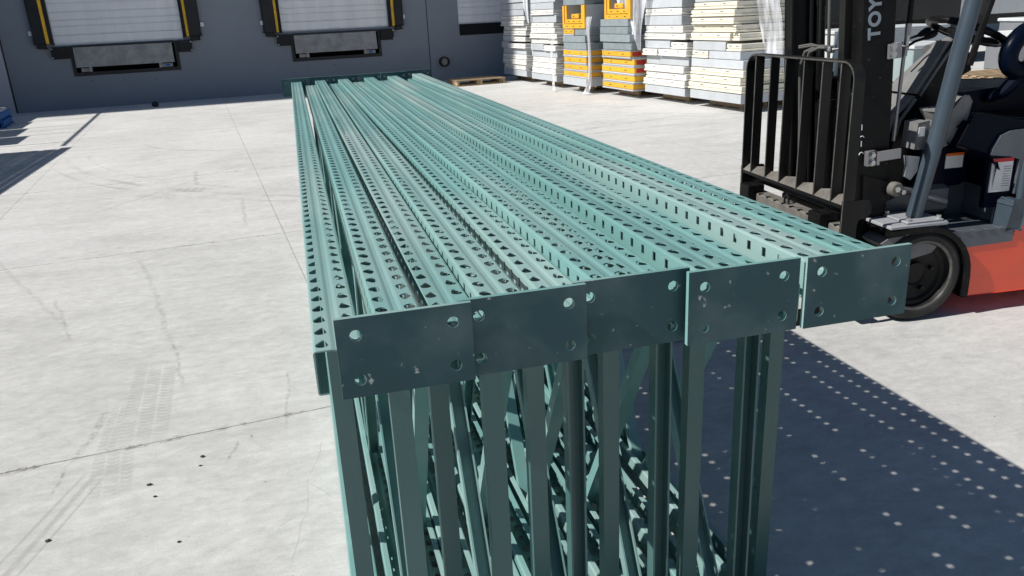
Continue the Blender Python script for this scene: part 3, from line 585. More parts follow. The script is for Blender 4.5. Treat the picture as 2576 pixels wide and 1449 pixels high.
for si, (sname, pos, ln, rows) in enumerate(stacks):
    z = .127; loc = (pos[0], pos[1], 0); grp = 'insulated panels piled in the '+sname
    c = Vector(pos)+e1*(ln/2-.12)+e2*.68
    pallet((c.x, c.y, 0), SA, .80, ln-.42, 'wood', 'wooden pallet under the '+sname, group='pallets under the panel stacks')
    for ri, row in enumerate(rows):
        if row == 'U':
            # nested channel-shaped corner panels stood on the pile, ends towards the sun
            H_ = .40; wdt = ln*(.93 if si == 2 else .82)
            for q, (ins, zz) in enumerate(((0, z), (.085, z+.085))):
                mb = MB(); y0 = -(ln*.5+wdt/2)+ins; y1 = -(ln*.5-wdt/2)-ins; tk = .075
                poly = [(y0, z+ins), (y1, z+ins), (y1, z+H_), (y1-tk, z+H_), (y1-tk, z+ins+tk), (y0+tk, z+ins+tk), (y0+tk, z+H_), (y0, z+H_)]
                mb.prism(poly, 'x', .0+.012*q, .04+.012*q, 'pan_yellow'); mb.prism(poly, 'x', .04+.012*q, 1.0, 'pan_grey')
                for f in (.2, .5, .8):
                    yy = y0+(y1-y0)*f; mb.box(-.004+.012*q, .0+.012*q, yy-.03, yy+.03, z+ins+.03, z+ins+.042, 'slot')
                o = mb.build('channel_panel', None, loc, (0, 0, SA)); tag(o, ('outer' if q == 0 else 'inner')+' yellow-edged channel panel near the top of the '+sname, 'panel', grp)
            mb = MB(); yc = -ln*.5; mb.box(.03, .9, yc-.15, yc+.15, z+.17, z+.25, 'pan_yellow', .01); mb.box(.026, .03, yc+.02, yc+.07, z+.195, z+.22, 'red')
            o = mb.build('yellow_panel', None, loc, (0, 0, SA)); tag(o, 'short yellow panel with a red tag inside the channel panels of the '+sname, 'panel', grp)
            z += H_+.004; continue
        pieces = row if isinstance(row, tuple) else None
        k0 = pieces[0] if pieces else row
        t = THK[k0]*rs.uniform(.93, 1.07)
        j0, j1 = rs.uniform(-.05, .05), rs.uniform(-.07, .05); dj = rs.uniform(-.03, .03)
        j1 += -(0, .02, .05, .20, .10, .22)[si]*min(1, max(0, (ri-4)/5))
        if ri == 0: j0 = j1 = dj = 0
        lay = 'topmost layer' if ri == len(rows)-1 else ORD[ri]+(' layer' if ri else ' layer')
        if pieces:
            sp = ln*pieces[1]
            for q, (kk, a0, a1) in enumerate(((pieces[0], j0, sp), (pieces[2], sp+.02, ln+j1+.03))):
                tt = min(t, THK[kk]*1.02) if q else t
                panel(kk, z, tt, a0, a1, dj+rs.uniform(-.02, .02), dj+1.08, loc, f"{KN[kk][0]} panel, {'left' if q == 0 else 'right'} half of the {lay}, {sname}", grp)
        else:
            panel(row, z, t, j0, ln+j1, dj, dj+1.10, loc, f"{KN[row][0]} panel in the {lay} of the {sname}", grp, redtag=(si == 3 and ri in (2, 3, 4)))
        z += t+.002
# plastic stretch wrap hanging off the stacks
def wrap(pts, widths, label, seed=1, nm='stretch_wrap'):
    rr = random.Random(seed); mb = MB(); vs = []; n = 9
    for i, (p, wv) in enumerate(zip(pts, widths)):
        for k in range(n):
            u = (k/(n-1)-.5)*2; a = Vector(p)+Vector((e1.x, e1.y, 0))*wv*u*.5+Vector((e2.x, e2.y, 0))*(.02*math.sin(u*9+i*1.3)+rr.uniform(-.012, .012)); vs.append(a)
    fs = [[i*n+k, i*n+k+1, (i+1)*n+k+1, (i+1)*n+k] for i in range(len(pts)-1) for k in range(n-1)]
    mb.add(vs, fs, 'wrap', True); o = mb.build(nm); tag(o, label, 'plastic wrap', 'stretch wrap hanging from the panel stacks')
    s = o.modifiers.new('sub', 'SUBSURF'); s.levels = 2; s.render_levels = 2; return o
def P3(base, a, d, z): v = Vector(base)+e1*a+e2*d; return (v.x, v.y, z)
wrap([P3((5.30, 14.15), .0, -.10, 1.35), P3((5.30, 14.15), .02, -.13, 1.15), P3((5.30, 14.15), .0, -.10, .9), P3((5.30, 14.15), .02, -.12, .5), P3((5.30, 14.15), .0, -.10, .2), P3((5.30, 14.15), .05, -.22, .02)], [.22, .10, .12, .11, .10, .22], 'thin twisted strip of clear wrap hanging between the two yellow stacks', 3)
wrap([P3((5.0, 15.35), .0, -.09, 1.0), P3((5.0, 15.35), -.1, -.12, .6), P3((5.0, 15.35), -.02, -.09, .3), P3((5.0, 15.35), .0, -.12, .1), P3((5.0, 15.35), .2, -.2, .02)], [.08, .10, .12, .10, .16], 'loose loop of clear wrap trailing at the left foot of the yellow stacks', 4)
wrap([P3((5.66, 12.74), -.35, -.08, 2.2), P3((5.66, 12.74), -.3, -.1, 1.6), P3((5.66, 12.74), -.12, -.1, 1.1), P3((5.66, 12.74), -.05, -.08, .8)], [1.5, 1.1, .35, .1], 'clear wrap gathered over the top corner of the right yellow stack', 5)
wrap([P3((5.82, 11.42), 1.15, .18, 2.3), P3((5.82, 11.42), 1.28, .24, 1.7), P3((5.82, 11.42), 1.36, .38, 1.2), P3((5.82, 11.42), 1.38, .42, .75)], [.75, .62, .5, .42], 'bluish sheet of clear wrap hanging down the shaded end of the cream stack', 6)
wrap([P3((4.93, 16.98), -.1, -.06, 2.1), P3((4.93, 16.98), .0, -.08, 1.6), P3((4.93, 16.98), .05, -.05, 1.25)], [.3, .22, .1], 'wisp of clear wrap between the two white stacks by the wall', 7)
# row of shaded stacks behind the cream one
bk = MB()
# ------------------------------------------------------------------ pallets by the wall
pallet((3.95, 18.16, 0), WA, 1.15, .8, 'wood', 'wooden pallet lying in the shade at the foot of the warehouse wall')
bp_ = pallet((-5.42, 16.2, 0), WA+.05, .9, 1.0, 'bluep', 'blue painted pallet in the shade at the left corner of the wall, lowest of two')
bp2 = pallet((-5.45, 16.22, .126), WA+.02, .88, .98, 'bluep', 'blue painted pallet lying on top of another blue pallet by the left corner')
mb = MB(); mb.prism([(-.42, 0), (.42, 0), (.40, .045), (-.44, .06)], 'y', -.48, .45, 'wall_light'); o = mb.build('board', None, (-5.46, 16.2, .255), (0, .04, WA)); tag(o, 'grey board lying on the blue pallets', 'board')
mb = MB(); mb.lathe([(0, 0), (.045, .0), (.07, .03), (.062, .08), (.03, .10), (0, .10)], 'z', (0, 0, 0), 'rubber', 16); o = mb.build('rubber_cap', None, (-2.80, 18.05, 0)); tag(o, 'small round black rubber cap on the ground below the left dock', 'rubber cap')
rp = random.Random(3)
def ico(mb, c, r):
    bm = bmesh.new(); bmesh.ops.create_icosphere(bm, subdivisions=1, radius=1)
    bm.verts.ensure_lookup_table(); vs = [(c[0]+v.co.x*r*rp.uniform(.7, 1.3)*1.3, c[1]+v.co.y*r*rp.uniform(.7, 1.2), c[2]+v.co.z*r*.55*rp.uniform(.8, 1.2)) for v in bm.verts]
    fs = [[v.index for v in f.verts] for f in bm.faces]; bm.free(); mb.add(vs, fs, 'stone')
for k, (x, y, r, wh) in enumerate(((-.50, 2.80, .009, 'upper of two'), (-.50, 2.735, .006, 'lower of two'), (-.66, 2.66, .009, 'flat'), (-.63, 2.575, .007, 'angular'), (-.52, 2.28, .007, 'lowest'), (-.92, 2.42, .009, 'leftmost'), (-.33, 2.9, .004, 'tiny'))):
    mb = MB(); ico(mb, (0, 0, 0), r*.8); o = mb.build('pebble', None, (x, y, r*.33)); tag(o, f'{wh} dark pebble on the concrete left of the rack frames', 'pebble', 'pebbles scattered on the concrete')

# ------------------------------------------------------------------ goods and trailer behind the forklift
def cabinet(nm, loc, rz, sx, sy, h, body, lid, label, lidh=.06, tilt=0):
    root = empty(nm, loc, (tilt, 0, rz)); tag(root, label, 'equipment cabinet')
    mb = MB(); mb.box(-sx/2, sx/2, -sy/2, sy/2, 0, h, body, .012); mb.build('body', root)
    mb = MB(); mb.box(-sx/2-.03, sx/2+.03, -sy/2-.03, sy/2+.03, h+.001, h+lidh, lid, .012); mb.build('lid', root)
    return root
for k, (x, y) in enumerate(((9.75, 11.6), (10.05, 11.62), (10.45, 10.5), (11.55, 10.35))):
    if k == 1: continue
    pallet((x, y, 0), .1+.05*k, 1.05, 1.0, 'wood', ('wooden pallet below the pale green cabinet', '', 'upper-left wooden pallet under the tilted grey unit', 'right-hand wooden pallet under the tilted grey unit')[k], group='pallets behind the forklift')
pallet((10.5, 10.5, .126), .05, 1.05, 1.0, 'wood', 'wooden pallet resting on another pallet below the grey unit', group='pallets behind the forklift')
cabinet('equipment_cabinet', (9.92, 11.45, .127), .12, 1.1, .8, .52, 'cab', 'cabw', 'pale green metal cabinet with a white lid seen behind the steering wheel')
cabinet('equipment_cabinet', (10.4, 13.2, 0), .1, 2.6, .9, .86, 'cabw', 'cabw', 'long white lidded cabinet standing below the black trailer')
c3 = cabinet('equipment_cabinet', (11.7, 10.7, .25), -.22, 1.5, .8, .50, 'cabg', 'cabw', 'grey metal unit with sloping lid tipped on wooden pallets behind the seat', .10, -.05)
mb = MB(); mb.box(-.45, -.15, -.405, -.401, .25, .40, 'label'); mb.box(.1, .3, -.405, -.401, .08, .2, 'yellow'); mb.build('sticker', c3)
cabinet('equipment_cabinet', (13.3, 11.9, 0), -.15, 1.8, .9, .92, 'cabg', 'cabw', 'tall grey unit beyond the tipped one at the right edge')
tr = empty('box_trailer', (9.2, 14.6, 0), (0, 0, WA-.06)); tag(tr, 'black enclosed trailer parked behind the cabinets', 'trailer')
mb = MB(); mb.box(0, 9, 0, 2.4, .95, 3.6, 'trail', .04); mb.build('body', tr)
mb = MB(); mb.box(4.55, 4.68, -.02, 0, .95, 3.6, 'alu'); mb.build('trim', tr)
mb = MB(); mb.box(4.95, 5.15, -.03, 0, 1.30, 1.42, 'orange', .01); mb.build('marker_light', tr)
mb = MB(); mb.box(5.25, 8.9, -.012, 0, .98, 1.9, 'alu'); mb.build('stone_guard', tr)
for x in (3.6, 4.5):
    mb = MB(); mb.lathe([(0, 0), (.2, .0), (.2, .02), (.36, .02), (.38, .06), (.38, .2), (.0, .22)], 'y', (x, .1, .38), 'tyre', 32); mb.build('wheel', tr)
mb = MB(); mb.box(.3, 8.7, .5, 1.9, .75, .95, 'steel_dark'); mb.build('chassis', tr)

# guessed flatbed, added out of view to the left to cast the stepped corner shadow
fb = empty('flatbed_shadow_caster', (-7.05, 17.4, 0), (0, 0, WA)); tag(fb, 'added shadow caster shaped as a loaded flatbed, out of view on the left', 'trailer')
mb = MB(); mb.box(-2.4, 0, -4.5, 0, 1.0, 1.25, 'steel_dark'); mb.build('deck', fb)
yy = 0
for k, (l, h, o_) in enumerate(((.82, 2.04, 0), (1.10, 2.12, -.03), (1.12, 2.20, 0), (1.02, 2.34, .05))):
    mb = MB(); mb.box(-2.3+o_, -.02+o_, yy-l, yy, 1.252, h, 'wood'); mb.build('load_crate', fb); yy -= l+.085
mb = MB(); mb.box(-2.3, 0, -4.5, -.0, .25, .98, 'steel_dark'); mb.build('side_skirt', fb)
mb = MB(); mb.tube([(0, .15, 3.02), (.0, -5.0, 3.0)], .024, 'steel_dark', 8); mb.build('top_rail', fb)
for y in (.12, -.86, -2.05, -3.26, -4.5):
    mb = MB(); mb.tube([(0, y, 1.2), (0, y, 3.0)], .016, 'steel_dark', 6); mb.build('stake', fb)
for y in (-3.3, -2.2):
    mb = MB(); mb.lathe([(0, 0), (.3, .0), (.45, .03), (.45, .25), (0, .25)], 'x', (-.3, y, .45), 'tyre', 28); mb.build('wheel', fb)

# ------------------------------------------------------------------ forklift (local x = towards its rear, y = away from camera)
fk = empty('forklift', (2.726, 2.973, 0), (0, 0, R(-3.2))); tag(fk, 'red and grey electric forklift with black mast and load backrest', 'forklift')
# chassis / body
mb = MB(); mb.prism([(.222, .345), (.478, .352), (.486, .42), (.494, .52), (.56, .53), (.66, .57), (1.55, .60), (1.68, .50), (1.68, .12), (1.5, .09), (.262, .095), (.24, .18)], 'y', .004, 1.056, 'fk_red'); body = mb.build('body', fk, bevel=.014)
mb = MB(); mb.box(-.12, .24, .20, .86, .12, .44, 'fk_black', .01); mb.build('front_axle_housing', fk)
# step tread block, well and post
mb = MB(); mb.prism([(.150, .425), (.40, .418), (.475, .412), (.476, .353), (.222, .346), (.20, .375)], 'y', .0, .32, 'fk_grey')
for k in range(4): mb.box(.20+k*.065, .235+k*.065, -.004, .03, .418, .424, 'fk_grey')
mb.build('step', fk, bevel=.006)
mb = MB(); mb.box(.36, 1.0, .321, .74, .30, .62, 'fk_grey', .01); mb.box(.05, .36, .321, .74, .30, .40, 'fk_grey', .01); mb.box(.455, .477, .10, .3205, .418, .60, 'fk_grey', .004)
mb.build('floor_well', fk)
mb = MB(); mb.prism([(.440, .41), (.512, .405), (.530, .53), (.515, .545), (.462, .545), (.448, .53)], 'y', .0, .10, 'fk_pillar'); mb.build('step_post', fk, bevel=.014)
# fender
pts = []
for k in range(11):
    a = R(118-118*k/10); pts.append((.0+.262*math.cos(a)+.0, .205+.262*math.sin(a)))
pts = [(-.19, .462), (-.02, .468)]+[(p[0], p[1]) for p in pts if p[0] > .02]+[(.262, .10)]
inner = [(x*.90-.002 if x > 0 else x, (z-.205)*.90+.205 if z > .21 else z) for x, z in pts]
mb = MB(); mb.prism(pts+list(reversed(inner)), 'y', -.012, .20, 'fk_black'); mb.build('fender', fk, bevel=.005)
mb = MB(); mb.box(-.19, .11, -.01, .24, .469, .486, 'plateg', .004); mb.box(-.10, .09, .0, .19, .487, .497, 'plateg', .003)
for x, y in ((-.085, .02), (.075, .02), (-.085, .17), (.075, .17)): mb.lathe([(0, .016), (.011, .016), (.011, 0)], 'z', (x, y, .497), 'bright', 6)
mb.build('pillar_base_plate', fk)
mb = MB()
mb.prism([(-.21, .40), (-.11, .458), (.08, .458), (.13, .40), (.06, .33), (-.1, .30)], 'y', .02, .17, 'fk_plastic'); mb.build('mud_guard', fk)
# overhead guard
def tp(*p): return list(p)
mb = MB(); mb.tube([(-.005, .085, .495), (.028, .085, .66), (.060, .085, .83), (.112, .085, 1.15), (.165, .085, 1.45), (.24, .085, 1.85), (.29, .09, 2.03), (.36, .10, 2.08), (.5, .11, 2.09)], .036, 'fk_pillar', 20); mb.build('front_pillar', fk)
mb = MB(); mb.tube([(-.005, .975, .495), (.06, .975, .83), (.165, .975, 1.45), (.24, .975, 1.85), (.29, .97, 2.03), (.36, .96, 2.08), (.5, .95, 2.09)], .036, 'fk_pillar', 16); mb.build('front_pillar', fk)
for y in (.11, .95):
    mb = MB(); mb.tube([(.5, y, 2.09), (1.5, y, 2.09), (1.58, y, 2.03), (1.60, y, .6)], .036, 'fk_pillar', 14); mb.build('rear_pillar', fk)
mb = MB()
for k in range(7): x = .45+.17*k; mb.tube([(x, .11, 2.10), (x, .95, 2.10)], .014, 'fk_black', 8)
mb.build('roof_grille', fk)
mb = MB(); mb.tube([(.285, .20, 1.16), (.305, .20, 1.25), (.325, .20, 1.33), (.355, .20, 1.44), (.42, .19, 1.7), (.46, .17, 1.9), (.47, .14, 2.06)], .015, 'fk_black', 10); mb.build('grab_bar', fk)
# wheels
def wheel(x, y0, y1, r, name='wheel'):
    sg = 1 if y1 > y0 else -1; wv = abs(y1-y0)
    root = MB(); f = lambda h: h*sg
    root.lathe([(.168, f(.012)), (.176, f(.0)), (.195, f(-.004)), (.214, f(.006)), (r, f(.026)), (r, f(wv-.026)), (.21, f(wv)), (.10, f(wv)), (.0, f(wv))], 'y', (x, y0, r), 'tyre', 64)
    o = root.build(name, fk)
    rim = MB(); rim.lathe([(0, f(.046)), (.048, f(.046)), (.054, f(.040)), (.056, f(.060)), (.060, f(.062)), (.125, f(.05)), (.135, f(.036)), (.150, f(.034)), (.158, f(.010)), (.1715, f(.004)), (.173, f(.014))], 'y', (x, y0, r), 'rim', 64); ro = rim.build('rim', o)
    ring = MB(); ring.lathe([(.1585, f(.009)), (.165, f(.002)), (.172, f(.003)), (.1715, f(.008))], 'y', (x, y0, r), 'fk_worn', 64); ring.build('rim_edge', o)
    for k in range(5):
        a = R(12+72*k); nut = MB(); nut.lathe([(0, f(.034)), (.011, f(.034)), (.011, f(.056))], 'y', (x+.088*math.cos(a), y0, r+.088*math.sin(a)), 'rim', 6); nut.build('wheel_nut', o)
    return o
wheel(.005, 0, .19, .226); wheel(.005, 1.06, .87, .226); wheel(1.30, .30, .46, .19); wheel(1.30, .76, .60, .19)
# mast: two stages of channels, leaning forward a little
mast = empty('mast', (-.105, 0, .10), (0, R(-3.6), 0)); mast.parent = fk     # leans towards the forks
def rail(y0, y1, x0, x1, z1, parent, nm, mt='fk_steel'):
    t = .018; s = 1 if y1 > y0 else -1; mb = MB()
    # web on the outside, flanges front and back
    a, b = sorted((y0, y0+s*t)); mb.box(x0, x1, a, b, 0, z1, mt, .003)
    for xa, xb in ((x0, x0+t), (x1-t, x1)):
        a, b = sorted((y0+s*t, y1)); mb.box(xa, xb, a, b, 0.0005, z1-.0005, mt, .003)
    return mb.build(nm, parent)
m_o = rail(.175, .255, -.118, .045, 2.15, mast, 'outer_rail', 'fk_black'); rail(.835, .755, -.118, .045, 2.15, mast, 'outer_rail', 'fk_black')
rail(.262, .305, -.150, -.030, 2.10, mast, 'inner_rail'); rail(.748, .705, -.150, -.030, 2.10, mast, 'inner_rail')
mb = MB(); mb.box(.02, .045, .256, .754, .35, .50, 'fk_black'); mb.box(.02, .045, .256, .754, 1.95, 2.1, 'fk_black'); mb.box(-.028, .018, .326, .684, .02, .12, 'fk_black'); mb.box(-.06, -.03, .326, .684, 2.0, 2.1, 'fk_black'); mb.build('cross_member', mast)
for y in (.284, .726):
    mb = MB(); mb.lathe([(0, .1), (.030, .1), (.030, 1.35), (.034, 1.35), (.034, 1.40), (.018, 1.40), (.018, 2.05), (0, 2.05)], 'z', (.012, y, 0), 'fk_black', 20); mb.build('lift_cylinder', mast)
mb = MB(); mb.lathe([(0, .12), (.045, .12), (.045, .86), (.05, .87), (.05, .92), (.022, .92), (.022, 1.05), (0, 1.05)], 'z', (-.065, .505, 0), 'fk_black', 20); mb.build('free_lift_cylinder', mast)
mb = MB(); mb.lathe([(0, -.022), (.055, -.022), (.055, -.012), (.045, -.01), (.045, .01), (.055, .012), (.055, .022), (0, .022)], 'y', (-.07, .43, .98), 'fk_black', 28); mb.lathe([(0, -.03), (.02, -.03), (.02, 0)], 'y', (-.07, .43, .98), 'fk_steel', 16); mb.build('chain_sheave', mast)
mb = MB(); mb.lathe([(0, -.018), (.012, -.014), (.016, 0), (.012, .014), (0, .018)], 'z', (-.13, .40, 1.165), 'bright', 14); mb.tube([(-.13, .40, 1.165), (-.10, .34, 1.17)], .006, 'bright', 8); mb.build('roller_pin', mast)
# hoses up the middle, looping over
for k, y in enumerate((.585, .545)):
    mb = MB(); mb.tube([(-.13, y+.07, .55), (-.135, y+.06, .80), (-.14, y+.055, .98), (-.145, y+.045, 1.08), (-.14, y+.01, 1.15), (-.12, y-.04, 1.170), (-.10, y-.08, 1.168), (-.09, y-.11, 1.15)], .0085, 'hose', 10); mb.build('hose', mast)
for y, x in ((.60, -.06), (.475, -.09)):
    mb = MB(); mb.tube([(x, y, 1.12), (x, y, 2.05)], .006 if y > .5 else .008, 'hose' if y < .5 else 'fk_steel', 8); mb.build('lift_chain' if y > .5 else 'hose', mast)
for dz in (0, .008):
    mb = MB(); mb.tube([(-.16, .62, 1.170+dz), (-.13, .56, 1.178+dz), (-.11, .48, 1.178-dz), (-.10, .40, 1.172+dz)], .005, 'hose', 8); mb.build('hose_guide', mast)
# writing on the near side of the mast, reading upwards
def text(body_, size, loc, rot, parent, mt, nm, bold=.0):
    cu = bpy.data.curves.new(nm, 'FONT'); cu.body = body_; cu.size = size; cu.extrude = .0006; cu.offset = bold; cu.space_character = 1.12
    o = bpy.data.objects.new('tmp', cu); COL.objects.link(o); bpy.context.view_layer.update()
    me = bpy.data.meshes.new_from_object(o.evaluated_get(bpy.context.evaluated_depsgraph_get())); bpy.data.objects.remove(o)
    me.materials.clear(); me.materials.append(M[mt]); q = bpy.data.objects.new(nm, me); COL.objects.link(q); q.parent = parent; q.location = loc; q.rotation_euler = rot; return q
# text x axis -> +z (upwards), text y axis -> -x, normal -> -y
mrot = Matrix(((0, -1, 0), (0, 0, -1), (1, 0, 0))).to_euler()
lt = text('TOYOTA', .080, (-.034, .1735, 1.208), mrot, mast, 'letter', 'lettering', .0030)
for z, q in ((.775, 0), (.825, 1), (.70, 0), (.75, 1)):
    mb = MB()
    if q == 0: mb.tube([(-.1005+.011*math.cos(R(a)), .1742, z+.011*math.sin(R(a))) for a in range(20, 200, 20)], .0022, 'label', 6)
    else: mb.box(-.104, -.100, .1735, .1752, z-.012, z+.014, 'label')
    mb.build('decal', mast)
# brackets
mb = MB(); mb.box(.006, .072, .158, .172, 1.115, 1.18, 'zinc', .002)
for z in (1.134, 1.168): mb.lathe([(0, -.012), (.013, -.012), (.013, 0)], 'y', (.026, .158, z), 'bright', 6); mb.lathe([(0, -.005), (.017, -.005), (.017, 0)], 'y', (.026, .158, z), 'bright', 16)
mb.build('bracket', mast)
mb = MB(); mb.box(-.085, -.04, .148, .175, .645, .715, 'zinc', .002); mb.box(-.04, .075, .130, .140, .665, .712, 'zinc', .002); mb.box(-.045, -.035, .131, .165, .65, .712, 'zinc')
for z in (.662, .697): mb.lathe([(0, -.012), (.012, -.012), (.012, 0)], 'y', (-.062, .148, z), 'bright', 6); mb.lathe([(0, -.004), (.016, -.004), (.016, 0)], 'y', (-.062, .148, z), 'bright', 16)
mb.build('bracket', mast)
mb = MB(); mb.prism([(-.085, .43), (-.085, .60), (.05, .55), (.10, .53), (.11, .49), (.05, .47)], 'y', .15, .174, 'fk_black'); mb.build('tilt_lug', mast)
# tilt cylinder
mb = MB(); mb.lathe([(0, -.05), (.028, -.05), (.034, -.044), (.034, 0), (.030, 0)], 'y', (-.085, .16, .625), 'fk_dust', 24); mb.lathe([(0, -.058), (.014, -.058), (.014, -.048)], 'y', (-.09, .16, .628), 'bright', 6); mb.tube([(-.07, .14, .62), (.0, .15, .605), (.25, .20, .52)], .017, 'zinc', 12); mb.lathe([(0, -.055), (.012, -.055), (.012, -.03)], 'y', (-.055, .16, .612), 'bright', 8); mb.build('tilt_cylinder', fk)
mb = MB(); mb.tube([(-.070, .20, .84), (-.066, .20, 1.05), (-.064, .20, 1.22)], .0085, 'zinc', 12); mb.tube([(-.064, .20, 1.22), (-.062, .20, 1.25)], .014, 'zinc', 6); mb.tube([(-.062, .20, 1.25), (-.060, .20, 1.262)], .017, 'zinc', 6); mb.tube([(-.060, .20, 1.265), (-.058, .20, 1.31)], .013, 'bright', 6); mb.tube([(-.058, .20, 1.31), (-.056, .20, 1.36)], [.011, .014], 'zinc', 10); mb.tube([(-.056, .20, 1.36), (-.05, .20, 1.9)], .012, 'fk_black', 10); mb.build('hydraulic_pipe', fk)
# carriage
car = empty('carriage', (0, 0, 0)); car.parent = fk
mb = MB(); mb.box(-.425, -.345, .02, 1.0, .42, .50, 'fk_dust', .006)
for k in range(12): mb.box(-.428, -.405, .06+k*.078, .075+k*.078, .499, .503, 'fk_black')
mb.box(-.425, -.385, .02, 1.0, .15, .22, 'fk_steel', .006); mb.box(-.375, -.352, .30, .36, .22, .42, 'fk_steel'); mb.box(-.375, -.352, .66, .72, .22, .42, 'fk_steel'); mb.box(-.343, -.325, .33, .68, .16, .52, 'fk_black'); mb.build('carriage_bars', car)
mb = MB(); mb.tube([(-.40, .515, .50), (-.40, .517, .53), (-.40, .535, .545), (-.40, .553, .53), (-.40, .555, .50)], .006, 'fk_steel', 8); mb.build('lifting_eye', car)
for y0 in (.115, .80):
    mb = MB(); y1 = y0+.10
    mb.box(-.475, -.430, y0, y1, .045, .545, 'fk_black', .004); mb.box(-.430, -.38, y0, y1, .505, .545, 'fk_black', .004)
    mb.prism([(-.475, .045), (-.430, .045), (-.430, .012), (-1.50, .012), (-1.50, .020)], 'y', y0, y1, 'fk_steel')
    mb.build('fork', car)
# load backrest
bk = empty('load_backrest', (0, 0, 0)); bk.parent = car
x0, x1 = -.425, -.373; yl, yr = .985, .015; zt = 1.225; rr_ = .085; t = .010
def ring(off):
    pts_ = [(yr+off, .20)]+[(yr+off, .60)]
    for k in range(8):
        a = math.pi-(math.pi/2)*k/7; pts_.append((yr+rr_+(rr_-off)*math.cos(a), zt-rr_+(rr_-off)*math.sin(a)))
    for k in range(8):
        a = math.pi/2-(math.pi/2)*k/7; pts_.append((yl-rr_+(rr_-off)*math.cos(a), zt-rr_+(rr_-off)*math.sin(a)))
    pts_ += [(yl-off, .60), (yl-off, .36)]; return pts_
mb = MB(); mb.prism(ring(0)+list(reversed(ring(t))), 'x', x0, x1, 'fk_steel'); mb.prism(ring(.0012)+list(reversed(ring(t-.0012))), 'x', x0-.0012, x0+.0002, 'fk_worn'); mb.build('outer_hoop', bk, bevel=.002)
ys = [.122, .265, .420, .587, .730, .885]
for y in ys:
    mb = MB(); mb.box(x0+.002, x1-.002, y-.005, y+.005, .605, zt-t, 'fk_steel'); mb.box(x0+.0006, x0+.0022, y-.0042, y+.0042, .61, zt-t-.004, 'fk_worn'); mb.build('vertical_bar', bk, bevel=.0015)
mb = MB(); mb.box(x1-.012, x1, yr+t, yl-t, .545, .62, 'fk_black'); mb.box(x0, x1, yr+t, yl-t, .585, .600, 'fk_black')
yy = [yr+t]+ys+[yl-t]
for a, b in zip(yy[:-1], yy[1:]):
    # sloping dusty gusset facing up between neighbouring bars
    mb.add([(x0+.001, a+.005, .601), (x0+.001, b-.005, .601), (x1-.013, b-.005, .630), (x1-.013, a+.03, .650), (x1-.013, a+.005, .63)], [[0, 1, 2, 3, 4]], 'fk_dust')
mb.build('lower_rail', bk)
for ya, yb, zb_ in ((.012, .030, .20), (.97, .988, .36)):
    mb = MB(); mb.prism([(-.36, .62), (-.30, .62), (-.285, .585), (-.285, .555), (-.31, .535), (-.345, .53), (-.352, .50), (-.352, zb_), (-.425, zb_), (-.425, .62)], 'y', ya, yb, 'fk_steel'); mb.build('side_plate', bk, bevel=.002)
# cowl
def loft(st, th, mt, name, bev):
    # a curved shell: stations (x, z, y0, y1), thickened towards the rear
    mb = MB(); vs = []; fs = []
    for x, z, ya, yb in st: vs += [(x, ya, z), (x, yb, z), (x+th, yb, z-.006), (x+th, ya, z-.006)]
    for k in range(len(st)-1):
        for q in range(4): a = k*4+q; b = k*4+(q+1) % 4; fs.append([a, b, b+4, a+4])
    n = len(vs); fs += [[0, 1, 2, 3], [n-4, n-3, n-2, n-1]]; mb.add(vs, fs, mt); return mb.build(name, fk, bevel=bev)
loft([(.232, 1.268, .302, .375), (.205, 1.215, .302, .40), (.165, 1.15, .302, .45), (.122, 1.09, .302, .49), (.083, 1.036, .302, .50)], .035, 'fk_plastic', 'front_cowl', .004)
loft([(.078, 1.028, .302, .49), (.04, .99, .302, .48), (-.03, .93, .302, .46), (-.05, .83, .302, .45), (-.062, .66, .302, .45), (-.066, .50, .302, .45)], .03, 'fk_plastic', 'lower_cowl', .004)
mb = MB(); mb.prism([(.262, 1.256), (.345, 1.20), (.366, 1.134), (.326, 1.115), (.262, 1.02), (.20, .93), (.16, .60), (-.02, .55), (-.012, .80), (.006, .90), (.10, 1.02), (.125, 1.055)], 'y', .296, .38, 'fk_black'); mb.build('instrument_housing', fk, bevel=.012)
mb = MB(); mb.tube([(.266, .292, 1.250), (.190, .290, 1.145), (.112, .290, 1.025)], .0075, 'fk_plastic', 8); mb.tube([(.092, .290, 1.012), (.02, .290, .915), (-.005, .290, .82)], .0085, 'fk_plastic', 8); mb.build('cowl_rim', fk)
mb = MB(); mb.box(-.10, .30, .22, .84, .46, .60, 'fk_grey', .02); mb.build('floor_panel', fk)
# steering wheel
sw = empty('steering_wheel', (.452, .45, 1.298), (R(2), R(22), 0)); sw.parent = fk
mb = MB(); mb.tube([(.174*math.cos(2*math.pi*k/40), .174*math.sin(2*math.pi*k/40), 0) for k in range(40)], [.0165+.0016*(k % 2) for k in range(40)], 'fk_black', 12, closed=True); mb.build('wheel_rim', sw)
mb = MB()
for a in (100, 215, 330): mb.tube([(.03*math.cos(R(a)), .03*math.sin(R(a)), -.02), (.168*math.cos(R(a)), .168*math.sin(R(a)), 0)], [.016, .010], 'fk_black', 8)
mb.lathe([(0, .0), (.035, -.002), (.042, -.012), (.035, -.04), (0, -.045)], 'z', (0, 0, 0), 'fk_black', 24); mb.build('spokes', sw)
mb = MB(); mb.tube([(.27, .45, 1.20), (.36, .455, 1.24), (.405, .46, 1.275)], [.05, .035, .024], 'fk_plastic', 16); mb.build('steering_column', fk)
